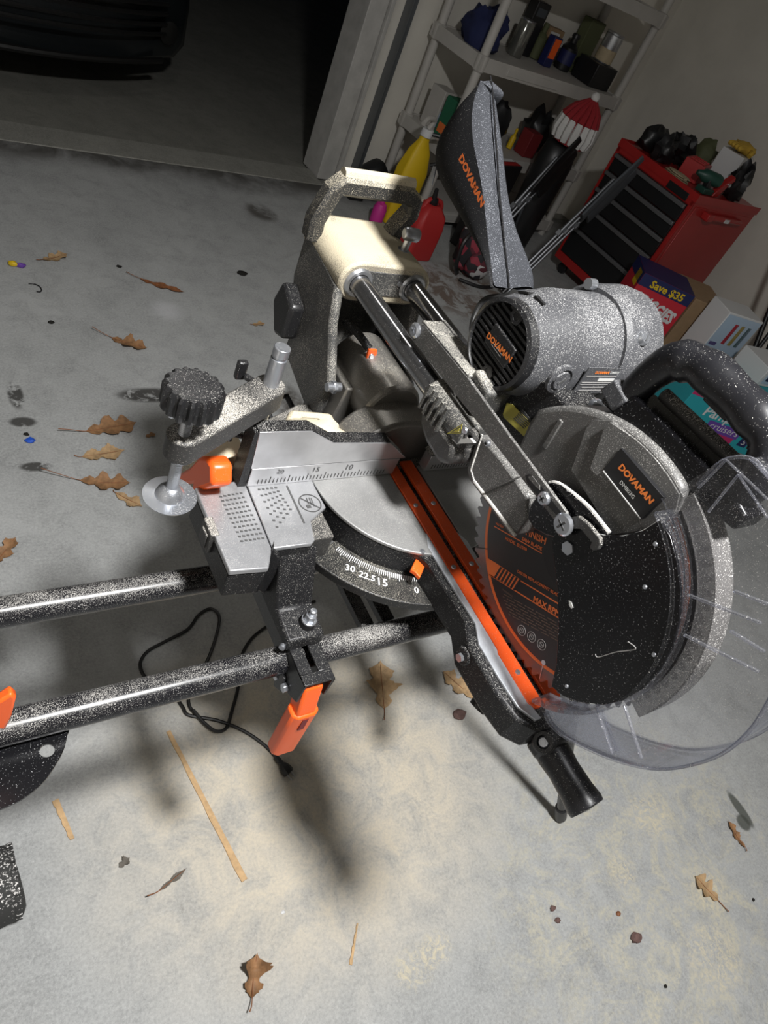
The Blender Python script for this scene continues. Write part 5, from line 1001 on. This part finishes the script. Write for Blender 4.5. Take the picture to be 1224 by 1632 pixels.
carton('white_carton', sp_(0.10, 0.26, Z3), 0.10, 0.12, 0.20, SA, 'shelf_plastic', 'pale grey carton on the lower shelf by the door wall', 'box', None, ((0, 0.1, 0.9, 0.1, 0.5, 'pale_blue'),))
carton('green_carton', sp_(0.10, 0.12, Z3), 0.12, 0.10, 0.20, SA, 'green_card', 'green carton with an orange panel on the lower shelf', 'box', None, ((1, 0.15, 0.85, 0.1, 0.35, 'orange_print'), (0, 0.1, 0.8, 0.1, 0.35, 'orange_print')))
carton('red_case', px(838, 250, z=Z3) + SV * 0.03, 0.10, 0.09, 0.14, SA, 'dark_red', 'dark red upright case on the lower shelf', 'case')
can('yellow_bottle', px(818, 243, z=Z3) + SV * 0.05, 0.018, 0.10, 'yellow', 'little yellow bottle beside the dark red case', 'bottle', None, 'yellow', True)
p = sp_(0.50, 0.20, Z3); tag(MB().blob(p + Vector((0, 0, 0.11)), 0.10, 0.10, 0.12, 16, 9, 0.4, 2.0, 12, 0, Z3).build('tool_bag', 'black_plain', None, loc=p, smooth=50), 'black cloth tool bag on the lower shelf behind the dust bag', 'bag')
p = sp_(0.92, 0.20, Z3); tag(MB().blob(p + Vector((0, 0, 0.11)), 0.09, 0.10, 0.12, 16, 9, 0.5, 3.0, 22, 0, Z3).build('power_tool_bundle', 'drawer_black', None, loc=p, smooth=50), 'dark lumpy bundle right of the dark red case', 'bundle')
# ---- red tool chest against the right wall
TA = Vector((2.965, 1.823, 0)); TU = GU; TV = GV
def tp(u_, v_, z): return TA + TU * u_ + TV * v_ + Vector((0, 0, z))
def tbox(mb, u0, u1, v0, v1, z0, z1): return mb.prism([tp(u0, v0, z0), tp(u1, v0, z0), tp(u1, v1, z0), tp(u0, v1, z0)], (0, 0, z1 - z0))
TW, TD, TT, TB = 0.61, 0.70, -0.10, -0.82
chest = thing('tool_chest', 'red rolling tool chest with black drawers against the side wall', 'tool chest', tp(TD / 2, TW / 2, FL))
m_ = MB(); tbox(m_, 0.004, TD, 0.0, TW, TB, TT); body = m_.build('cabinet', 'red_paint', chest, bevel=0.006)
m_ = MB(); tbox(m_, 0.0, 0.006, 0.0, 0.022, TB, TT); tbox(m_, 0.0, 0.006, TW - 0.022, TW, TB, TT); tbox(m_, 0.0, 0.006, 0.0, TW, TT - 0.055, TT); tbox(m_, -0.002, 0.006, 0.0, TW, TB, TB + 0.05); m_.build('front_frame', 'red_paint', body, bevel=0.002)
m_ = MB(); tbox(m_, 0.0, TD, -0.006, 0.0, TT - 0.03, TT + 0.012); tbox(m_, 0.0, TD, TW, TW + 0.006, TT - 0.03, TT + 0.012); tbox(m_, -0.004, 0.0, -0.006, TW + 0.006, TT - 0.03, TT + 0.012); m_.build('top_tray', 'red_paint', body, bevel=0.002)
m_ = MB(); tbox(m_, 0.04, TD - 0.05, -0.004, 0.001, TB + 0.06, TT - 0.05); m_.build('side_panel', 'red_paint', body, bevel=0.004)
m_ = MB(); tbox(m_, 0.16, 0.54, -0.045, -0.004, -0.195, -0.165); m_.build('side_handle', 'red_paint', body, bevel=0.012)
m_ = MB(); tbox(m_, 0.14, 0.20, -0.05, 0.0, -0.20, -0.16); m_.build('handle_mount', 'red_paint', body, bevel=0.006)
m_ = MB(); tbox(m_, 0.33, 0.38, -0.048, -0.044, -0.19, -0.17); m_.build('handle_sticker', 'paper_white', body)
m_ = MB(); tbox(m_, -0.006, 0.0, 0.05, 0.20, TT - 0.05, TT - 0.012); m_.build('latch_plate', 'drawer_black', body, bevel=0.002)
zs = [TT - 0.058, TT - 0.155, TT - 0.255, TT - 0.365, TT - 0.50, TB + 0.052]
for i in range(5):
    m_ = MB(); tbox(m_, -0.012, 0.004, 0.026, TW - 0.026, zs[i + 1] + 0.004, zs[i]); dr = m_.build('drawer', 'drawer_black', body, bevel=0.002)
    m_ = MB(); tbox(m_, -0.026, -0.012, 0.026, TW - 0.026, zs[i] - 0.024, zs[i] - 0.002); m_.build('drawer_pull', 'drawer_trim', dr, bevel=0.003)
for u_ in (0.06, TD - 0.06):
    for v_ in (0.06, TW - 0.06):
        c_ = tp(u_, v_, FL + 0.033); MB().cyl(c_ - TU * 0.012, c_ + TU * 0.012, 0.033, n=20).build('caster', 'black_plain', chest, bevel=0.003)
        MB().cyl(c_, c_ + Vector((0, 0, 0.05)), 0.012, n=12).build('caster_stem', 'steel', chest)
ZT = TT + 0.002
def lump(name, p, rx, ry, rz, m, label, cat, seed, rot=0.0, amp=0.45, fr=2.2, lift=0.85):
    return tag(MB().blob(p + Vector((0, 0, rz * lift)), rx, ry, rz, 16, 9, amp, fr, seed, rot, p.z).build(name, m, None, loc=p, smooth=50), label, cat)
lump('tool_pouch', tp(0.15, 0.53, ZT), 0.085, 0.060, 0.075, 'black_plain', 'rounded black pouch at the far end of the tool chest top', 'pouch', 31)
lump('cordless_tool', tp(0.12, 0.41, ZT), 0.06, 0.06, 0.070, 'black_plain', 'black lumpy power tool behind the red case on the tool chest', 'power tool', 32, 0.6, 0.7)
lump('cable_heap', tp(0.34, 0.47, ZT), 0.09, 0.09, 0.080, 'drawer_black', 'heap of black cable against the wall on the tool chest', 'cable', 33, 0.2, 0.8, 3.5)
rc = carton('red_tool_case', tp(0.24, 0.25, ZT), 0.17, 0.12, 0.095, YAW + 0.35, 'red_plastic', 'bright red plastic case lying on the tool chest', 'case')
p_, a_, b_, wu, wv, h_ = WLF[rc]
for i in range(3): MB().obox(p_ + a_ * (-0.05 + 0.05 * i) + Vector((0, 0, h_ + 0.003)), a_ * 0.008, b_ * 0.045, (0, 0, 0.004)).build('case_rib', 'red_plastic', rc, bevel=0.002)
MB().obox(p_ - b_ * (wv / 2 + 0.003) + Vector((0, 0, 0.045)), a_ * 0.02, b_ * 0.004, (0, 0, 0.012)).build('case_latch', 'dark_red', rc, bevel=0.002)
for i in range(3):
    p = tp(0.060 + 0.004 * i, 0.215, ZT + 0.008 * i)
    tag(MB().blob(p + Vector((0, 0, 0.004)), 0.055 - 0.004 * i, 0.085 - 0.005 * i, 0.0055, 18, 6, 0.25, 2, 40 + i).build('sanding_sheet', 'tan_paper', None, loc=p, smooth=50), ('bottom', 'middle', 'top')[i] + ' of three tan sanding sheets stacked on the tool chest edge', 'sandpaper', 'tan sanding sheets')
dr_ = thing('cordless_drill', 'dark green cordless drill lying at the front corner of the tool chest', 'drill', tp(0.10, 0.08, ZT))
b0 = tp(0.10, 0.08, ZT)
MB().lathe([(0, 0), (0.012, 0.0), (0.018, 0.02), (0.022, 0.03), (0.032, 0.045), (0.034, 0.13), (0.028, 0.15), (0, 0.155)], b0 + Vector((-0.03, 0.05, 0.075)), TU * 0.8 - TV * 0.5, n=18).build('drill_body', 'green_tool', dr_)
MB().prism([b0 + TU * x + Vector((0, 0, z)) - TV * 0.02 for x, z in ((0.02, 0.07), (0.06, 0.07), (0.075, 0.012), (0.03, 0.012))], TV * 0.035).build('drill_grip', 'black_plain', dr_, bevel=0.006)
MB().prism([b0 + TU * x - TV * 0.035 + Vector((0, 0, z)) for x, z in ((0.0, 0.0), (0.10, 0.0), (0.10, 0.03), (0.0, 0.03))], TV * 0.06).build('battery', 'green_tool', dr_, bevel=0.004)
rd = thing('red_bracket', 'small bright red bracket beside the green drill', 'bracket', tp(0.25, 0.06, ZT)); b0 = tp(0.25, 0.06, ZT)
MB().prism([b0 + TU * x - TV * 0.02 + Vector((0, 0, z)) for x, z in ((-0.05, 0.0), (0.0, 0.0), (0.04, 0.07), (0.07, 0.10), (0.05, 0.12), (0.0, 0.08), (-0.03, 0.04))], TV * 0.035).build('bracket_body', 'red_paint', rd, bevel=0.004)
MB().cyl(b0 + TU * 0.03 - TV * 0.03 + Vector((0, 0, 0.075)), b0 + TU * 0.03 + TV * 0.02 + Vector((0, 0, 0.075)), 0.010).build('pin', 'steel', rd)
lump('tool_heap', tp(0.43, 0.075, ZT), 0.085, 0.052, 0.10, 'drawer_black', 'black jumble of tools at the wall end of the tool chest', 'tools', 51, 0.4, 0.8, 3.2)
lump('olive_pouch', tp(0.56, 0.44, ZT), 0.06, 0.07, 0.09, 'olive', 'olive pouch behind the white carton on the tool chest', 'pouch', 52)
wb = carton('white_box', tp(0.56, 0.25, ZT), 0.22, 0.14, 0.19, YAW + 0.25, 'paper_white', 'white printed carton on the tool chest under the yellow glove', 'box', None, ((0, 0.3, 0.75, 0.12, 0.6, 'grey_cloth'), (1, 0.2, 0.8, 0.1, 0.25, 'navy_card')))
gl = thing('work_glove', 'mustard yellow work glove draped on the white carton', 'glove', tp(0.56, 0.24, ZT + 0.191)); b0 = tp(0.56, 0.24, ZT + 0.191)
MB().blob(b0 + Vector((0, 0, 0.028)), 0.085, 0.060, 0.030, 18, 9, 0.35, 2, 61, 0, b0.z + 0.001).build('palm', 'mustard_cloth', gl, smooth=50)
for i in range(4): MB().tube(smoothpath([b0 + Vector((-0.05, -0.04 + 0.022 * i, 0.03)), b0 + Vector((-0.10, -0.045 + 0.024 * i, 0.028)), b0 + Vector((-0.115, -0.045 + 0.024 * i, 0.018))]), [0.014] * 10 + [0.012, 0.011, 0.006], n=8).build('finger', 'mustard_cloth', gl)
MB().tube(smoothpath([b0 + Vector((0.0, -0.05, 0.03)), b0 + Vector((-0.04, -0.085, 0.03)), b0 + Vector((-0.06, -0.095, 0.015))]), 0.013, n=8).build('thumb', 'mustard_cloth', gl)
# ---- folded chairs leaning on the chest, black bag, winter hat
def chair_frame(name, top, foot, cloth, tube_m, label):
    t = thing(name, label, 'folding chair', foot); top = Vector(top); foot = Vector(foot); ax = (top - foot).normalized(); sd = ax.cross(Vector((0.5, -0.8, 0.1))).normalized(); up = sd.cross(ax); L = (top - foot).length
    for i in range(4):
        o_ = sd * (-0.055 + 0.036 * i) + up * (0.01 * (i % 2))
        l_ = MB().cyl(foot + o_, foot + ax * (L * 0.86) + o_, 0.0085, n=10).build('leg', tube_m, t)
        MB().cyl(foot + o_ - ax * 0.004, foot + o_ + ax * 0.03, 0.012, n=10).build('leg_tip', 'black_plain', l_)
        MB().obox(foot + ax * (L * (0.45 + 0.04 * i)) + o_, sd * 0.014, up * 0.014, ax * 0.016).build('joint', tube_m, l_, bevel=0.003)
    for i, (a0, a1, w_, off) in enumerate(((0.60, 1.04, 0.055, -0.055), (0.64, 1.00, 0.085, 0.050))):
        pth = [foot + ax * (L * a0), foot + ax * (L * (a0 + 0.5 * (a1 - a0))), foot + ax * (L * a1)]
        MB().loft([[p_ + sd * (off + s_ * w_ * q_) + up * (0.022 + h_) for s_, h_ in ((-1, 0), (1, 0), (1, 0.012), (0, 0.020), (-1, 0.012))] for p_, q_ in zip(pth, (0.7, 1.0, 0.55))]).build('fabric_panel', cloth, t, bevel=0.004)
    return t
chair_frame('folding_chair', (2.72, 2.12, -0.12), (2.24, 2.06, FL + 0.005), 'grey_cloth', 'grey_tube', 'grey folded camp chair leaning against the tool chest drawers')
chair_frame('folding_chair', (2.60, 2.46, -0.20), (2.20, 2.38, FL + 0.005), 'black_plain', 'grey_tube', 'black folded camp chair behind the grey folded chair')
p = Vector((2.70, 2.62, FL)); t = thing('chair_bag', 'tall black carry bag standing between shelf and tool chest', 'bag', p)
MB().loft([[p + Vector((math.cos(a) * r_ * 1.2, math.sin(a) * r_, z)) for a in [2 * math.pi * i / 16 for i in range(16)]] for z, r_ in ((0.0, 0.06), (0.02, 0.085), (0.3, 0.095), (0.55, 0.10), (0.64, 0.085), (0.665, 0.05))]).build('bag_body', 'black_plain', t, smooth=50)
MB().tube(smoothpath([p + Vector((-0.08, -0.05, 0.5)), p + Vector((-0.15, -0.09, 0.42)), p + Vector((-0.14, -0.09, 0.25)), p + Vector((-0.085, -0.05, 0.15))]), 0.008, n=8).build('strap', 'grey_cloth', t)
hb = p + Vector((0.0, -0.03, 0.668)); hat = thing('winter_hat', 'ribbed red and white winter hat with a pompom by the tool chest', 'hat', hb)
n_ = 14
for i in range(n_):
    a = 2 * math.pi * i / n_; d_ = Vector((math.cos(a), math.sin(a), 0))
    MB().tube([hb + d_ * 0.098 + Vector((0, 0, 0.012)), hb + d_ * 0.106 + Vector((0, 0, 0.06)), hb + d_ * 0.098 + Vector((0, 0, 0.125))], [0.019, 0.023, 0.019], n=8).build('white_rib', 'knit_white', hat)
    MB().tube([hb + d_ * 0.098 + Vector((0, 0, 0.12)), hb + d_ * 0.072 + Vector((0.012, 0, 0.18)), hb + d_ * 0.020 + Vector((0.02, 0, 0.235))], [0.022, 0.017, 0.008], n=8).build('red_rib', 'knit_red', hat)
MB().lathe([(0.0, 0.0), (0.095, 0.0), (0.098, 0.12), (0.07, 0.18), (0.0, 0.23)], hb, (0, 0, 1), n=20).build('hat_lining', 'knit_red', hat)
MB().blob(hb + Vector((0.022, 0, 0.252)), 0.026, 0.026, 0.026, 12, 8, 0.2, 4, 3).build('pompom', 'knit_white', hat)
cs = carton('black_case', Vector((2.30, 2.56, FL)), 0.24, 0.09, 0.50, 0.30, 'black_plain', 'upright black case with a red and white edge behind the folded chairs', 'case', None, ((2, 0.05, 0.95, 0.1, 0.55, 'red_plastic'), (2, 0.05, 0.95, 0.6, 0.95, 'paper_white')))
# ---- things on the floor behind the column
p = px(655, 405, z=FL); gc = thing('fuel_can', 'red plastic fuel can on the floor behind the slide column', 'fuel can', p)
MB().loft([[p + GU * (x * w_) + GV * (y * 0.075 * q_) + Vector((0, 0, z)) for x, y in ((-1, -.7), (-.8, -1), (.8, -1), (1, -.7), (1, .7), (.8, 1), (-.8, 1), (-1, .7))] for z, w_, q_ in ((0.0, .085, .9), (.015, .095, 1), (.18, .095, 1), (.24, .085, .9), (.28, .05, .6), (.29, .035, .5))]).build('can_body', 'red_plastic', gc, bevel=0.006)
MB().tube(smoothpath([p + GU * -0.06 + Vector((0, 0, .245)), p + GU * -0.03 + Vector((0, 0, .305)), p + GU * 0.05 + Vector((0, 0, .30)), p + GU * 0.075 + Vector((0, 0, .24))]), 0.013, n=10).build('can_handle', 'red_plastic', gc)
MB().lathe([(0.0, 0), (0.026, 0), (0.026, 0.03), (0.014, 0.035), (0.010, 0.09), (0, 0.09)], p + Vector((0, 0, 0.285)), (-0.3, -0.2, 1), n=16).build('spout', 'black_plain', gc)
p = px(645, 385, z=FL) + Vector((0.03, 0.22, 0)); yj = thing('sprayer', 'yellow garden sprayer jug with a grey nozzle behind the fuel can', 'sprayer', p)
MB().loft([[p + GU * (x * w_) + GV * (y * w_ * 0.7) + Vector((0, 0, z)) for x, y in ((-1, -.6), (-.6, -1), (.6, -1), (1, -.6), (1, .6), (.6, 1), (-.6, 1), (-1, .6))] for z, w_ in ((0, .075), (.01, .085), (.30, .085), (.40, .060), (.46, .030), (.48, .028))]).build('jug', 'yellow', yj, bevel=0.008)
MB().cyl(p + Vector((0, 0, .48)), p + Vector((0, 0, .52)), 0.032, n=18).build('cap', 'paper_white', yj, bevel=0.003)
MB().tube(smoothpath([p + Vector((0, 0, .52)), p + Vector((0.01, -0.01, .57)), p + Vector((-0.06, -0.05, .58)), p + Vector((-0.10, -0.08, .56))]), 0.013, n=10).build('nozzle', 'shelf_plastic', yj)
MB().tube(smoothpath([p + Vector((0.07, -0.04, .36)), p + Vector((0.11, -0.06, .40)), p + Vector((0.08, -0.05, .50)), p + Vector((0.02, -0.01, .50))]), 0.010, n=8).build('handle', 'black_plain', yj)
p = px(597, 356, z=FL); pk = thing('toy_bottle', 'small bright pink bottle seen through the carry handle', 'bottle', p)
MB().lathe([(0, 0), (0.034, 0.002), (0.038, 0.02), (0.038, 0.09), (0.028, 0.115), (0.014, 0.122), (0, 0.122)], p, (0, 0, 1), n=20).build('bottle_body', 'pink', pk); MB().cyl(p + Vector((0, 0, 0.122)), p + Vector((0, 0, 0.14)), 0.014).build('bottle_cap', 'pink', pk)
p = Vector((1.74, 2.96, FL)); ch_ = thing('battery_charger', 'black battery charger with a green light by the door wall', 'charger', p)
MB().blob(p + Vector((0.04, 0.0, 0.10)), 0.10, 0.08, 0.12, 18, 10, 0.15, 1.5, 2, 0, FL + 0.001).build('charger_body', 'black_plain', ch_, smooth=50)
MB().obox(p + Vector((-0.07, -0.03, 0.07)), GU * 0.05, GV * 0.045, (0, 0, 0.07)).build('charger_dock', 'drawer_black', ch_, bevel=0.008)
c_ = p + Vector((-0.065, -0.03, 0.1405)); MB().lathe([(0, 0), (0.007, 0), (0.006, 0.003), (0, 0.004)], c_, (0, 0, 1), n=14).build('status_light', 'led_green', ch_)
p = px(742, 436, z=FL); bp_ = thing('backpack', 'red, white and black patterned backpack slumped on the floor behind the dust bag', 'backpack', p)
m, t_, b_ = nt('backpack_cloth'); M['backpack_cloth'] = m; co = obj_co(t_); vz = node(t_, 'ShaderNodeTexVoronoi'); vz.inputs['Scale'].default_value = 26; vz.inputs['Randomness'].default_value = 1.0; t_.links.new(co, vz.inputs['Vector'])
cr = node(t_, 'ShaderNodeValToRGB'); cr.color_ramp.interpolation = 'CONSTANT'; el = cr.color_ramp.elements
for pos, cc in ((0.0, (.02, .018, .022)), (0.30, (.26, .03, .05)), (0.50, (.03, .02, .025)), (0.62, (.42, .09, .12)), (0.74, (.50, .48, .48)), (0.84, (.10, .02, .03))):
    e_ = el[0] if pos == 0.0 else el.new(pos); e_.color = cc + (1,)
sx_ = node(t_, 'ShaderNodeSeparateColor'); t_.links.new(vz.outputs['Color'], sx_.inputs[0]); t_.links.new(sx_.outputs[0], cr.inputs[0]); t_.links.new(cr.outputs[0], b_.inputs['Base Color']); b_.inputs['Roughness'].default_value = 0.8
MB().blob(p + Vector((0.02, 0.02, 0.155)), 0.135, 0.10, 0.165, 20, 12, 0.22, 1.6, 4).build('pack_body', 'backpack_cloth', bp_, smooth=60)
MB().blob(p + Vector((0.0, -0.065, 0.10)), 0.09, 0.045, 0.085, 16, 9, 0.15, 1.6, 9).build('front_pocket', 'backpack_cloth', bp_, smooth=60)
MB().tube(smoothpath([p + Vector((-0.09, -0.02, 0.27)), p + Vector((-0.16, -0.05, 0.20)), p + Vector((-0.15, -0.06, 0.08)), p + Vector((-0.10, -0.04, 0.02))]), 0.012, n=8).build('strap', 'black_plain', bp_)
MB().tube(smoothpath([p + Vector((-0.11, -0.09, 0.012)), p + Vector((0.0, -0.14, 0.010)), p + Vector((0.12, -0.12, 0.010)), p + Vector((0.17, -0.04, 0.012))]), 0.010, n=8).build('strap', 'black_plain', bp_)
# ---- cartons stacked along the right wall
BA = math.radians(-28)
pp = px(1150, 700, z=FL) + Vector((-0.04, 0.09, 0)); pam = carton('nappy_carton', pp, 0.64, 0.28, 0.32, BA, 'teal_card', 'teal nappy carton on the floor seen through the head handle', 'box', None,
    ((0, 0.0, 1.0, 0.80, 0.99, 'teal_card'), (0, 0.0, 1.0, 0.68, 0.79, 'magenta_card'), (0, 0.30, 0.62, 0.20, 0.38, 'purple_card'), (0, 0.40, 0.60, 0.06, 0.20, 'magenta_card'), (0, 0.66, 0.74, 0.12, 0.30, 'navy_card')))
ctext(pam, 'Pampers', 0, 0.20, 0.62, 0.42, 'paper_white', bold=0.02); ctext(pam, 'cruisers', 0, 0.33, 0.60, 0.25, 'paper_white'); ctext(pam, '5', 0, 0.685, 0.715, 0.16, 'paper_white'); ctext(pam, 'S', 0, 0.22, 0.25, 0.70, 'paper_white', bold=0.02)
la = carton('flat_white_box', pp + Vector((0.16, 0.04, 0.321)), 0.26, 0.20, 0.10, BA + 0.3, 'paper_white', 'low white carton with a blue picture on top of the teal carton', 'box', None, ((0, 0.08, 0.62, 0.15, 0.85, 'pale_blue'), (0, 0.14, 0.45, 0.3, 0.7, 'navy_card')))
wb2 = carton('drink_carton', pp + Vector((0.14, 0.36, 0.0)), 0.24, 0.16, 0.50, BA + 0.2, 'paper_white', 'white carton printed with three coloured bottles behind the head handle', 'box', None,
    ((0, 0.02, 0.98, 0.55, 0.98, 'pale_blue'), (0, 0.36, 0.46, 0.66, 0.90, 'crimson_card'), (0, 0.55, 0.65, 0.66, 0.90, 'yellow'), (0, 0.74, 0.84, 0.66, 0.90, 'green_card'), (0, 0.06, 0.26, 0.62, 0.66, 'purple_card')))
hp_ = px(1062, 452, x=2.72); hh = hp_.z - FL
hg = carton('nappy_box', Vector((hp_.x + 0.10, hp_.y + 0.09, FL)), 0.30, 0.24, hh, BA - 0.15, 'crimson_card', 'red and navy nappy box standing in front of the tool chest', 'box', None,
    ((0, 0.0, 1.0, 0.86, 1.0, 'navy_card'), (1, 0.0, 1.0, 0.86, 1.0, 'navy_card'), (2, 0.0, 1.0, 0.0, 1.0, 'navy_card'), (1, 0.55, 0.85, 0.80, 0.97, 'yellow')))
ctext(hg, 'HUGGIES', 0, 0.10, 0.92, (0.66, 0.60), 'paper_white', bold=0.05, hfac=1.5); ctext(hg, 'Save $35', 0, 0.20, 0.85, 0.885, 'yellow', bold=0.03)
carton('brown_carton', Vector((hp_.x + 0.40, hp_.y + 0.02, FL)), 0.22, 0.30, hh - 0.03, BA, 'card_brown', 'brown cardboard carton between the nappy box and the white cartons', 'box')
q0 = px(1232, 480, x=3.42); q1 = px(1196, 572, x=3.36); q2 = px(1224, 535, x=3.40)
bf = thing('metal_stand', 'black metal stand leaning on the side wall at the right edge', 'metal stand', Vector((q1.x, q1.y, FL)))
dv = (q1 - q0).normalized(); tt = (FL + 0.01 - q0.z) / dv.z
MB().cyl(q0 - dv * 0.35, q0 + dv * tt, 0.014, n=12).build('upright', 'black_plain', bf)
MB().cyl(q0 - dv * 0.35 + Vector((0.06, -0.05, 0)), q0 + dv * tt + Vector((0.06, -0.05, 0)), 0.014, n=12).build('upright', 'black_plain', bf)
MB().cyl(q1, q2 + (q2 - q1) * 1.2, 0.012, n=12).build('brace', 'black_plain', bf)
# ---- the car parked outside
CO = px(160, 108, z=FL + 0.20); ca_ = YAW + math.radians(14); CU = Vector((math.cos(ca_), math.sin(ca_), 0)); CV = Vector((-CU.y, CU.x, 0)); cc = CO + CU * -0.20
cr_ = thing('parked_car', 'dark car parked nose-in on the driveway outside the garage', 'car', Vector((cc.x, cc.y, FL)) + CV * 2.0)
def cpt(u_, v_, z): return Vector((cc.x, cc.y, FL)) + CU * u_ + CV * v_ + Vector((0, 0, z))
def crs(v_, hw, z0, z1, nose):   # one cross section of the body
    return [cpt(u_ * hw, v_ + nose * u_ * u_, z) for u_, z in ((-1, z0 + 0.05), (-0.9, z0), (-0.45, z0), (0, z0), (0.45, z0), (0.9, z0), (1, z0 + 0.05), (1.0, (z0 + z1) / 2), (0.97, z1 - 0.06), (0.8, z1), (0.4, z1 + 0.02), (0, z1 + 0.03), (-0.4, z1 + 0.02), (-0.8, z1), (-0.97, z1 - 0.06), (-1.0, (z0 + z1) / 2))]
cb = MB().loft([crs(0.00, 0.80, 0.24, 0.52, 0.22), crs(0.05, 0.86, 0.21, 0.66, 0.22), crs(0.25, 0.90, 0.20, 0.76, 0.16), crs(0.9, 0.91, 0.22, 0.88, 0.05), crs(1.35, 0.91, 0.22, 0.95, 0.0), crs(3.9, 0.90, 0.22, 0.98, 0.0), crs(4.35, 0.84, 0.28, 0.90, -0.1)]).build('car_body', 'car_paint', cr_, smooth=50)
MB().loft([crs(1.30, 0.78, 0.93, 0.95, 0), crs(2.0, 0.66, 0.93, 1.38, 0), crs(3.1, 0.66, 0.93, 1.42, 0), crs(3.9, 0.74, 0.93, 0.98, 0)]).build('cabin', 'car_trim', cr_, smooth=50)
for i in range(4):
    MB().tube([cpt(u_, -0.005 + 0.26 * u_ * u_, 0.36 + 0.045 * i) for u_ in [x / 10 - 0.6 for x in range(13)]], 0.010, n=6).build('grille_bar', 'car_trim', cb)
MB().tube([cpt(u_, 0.0 + 0.26 * u_ * u_, 0.235) for u_ in [x / 10 - 0.8 for x in range(17)][2:-2]], 0.016, n=8).build('lower_lip', 'car_trim', cb)
for s_ in (-1, 1):
    MB().obox(cpt(0.68 * s_, 0.17, 0.60), CU * 0.13, CV * 0.03, (0, 0, 0.05)).build('headlight', 'glass_jar', cb, bevel=0.02)
    MB().lathe([(0, 0), (0.05, 0), (0.055, 0.01), (0.04, 0.015), (0, 0.012)], cpt(0.64 * s_, 0.12, 0.36), -CV, n=20).build('fog_lamp', 'car_trim', cb)
    for v_ in (0.95, 3.55):
        c_ = cpt(0.80 * s_, v_, 0.32 - 0.012); wl = MB().lathe([(0.0, -0.10), (0.20, -0.10), (0.30, -0.10), (0.32, -0.08), (0.32, 0.08), (0.30, 0.10), (0.20, 0.10), (0.19, 0.07), (0, 0.07)], c_, CU * s_, n=36).build('wheel', 'black_plain', cr_)
        MB().lathe([(0, 0), (0.05, 0), (0.19, 0.0), (0.19, 0.015), (0, 0.02)], c_ + CU * s_ * 0.08, CU * s_, n=24).build('hub_cap', 'steel', wl)
# lines between driveway slabs show as raised edges of dirt
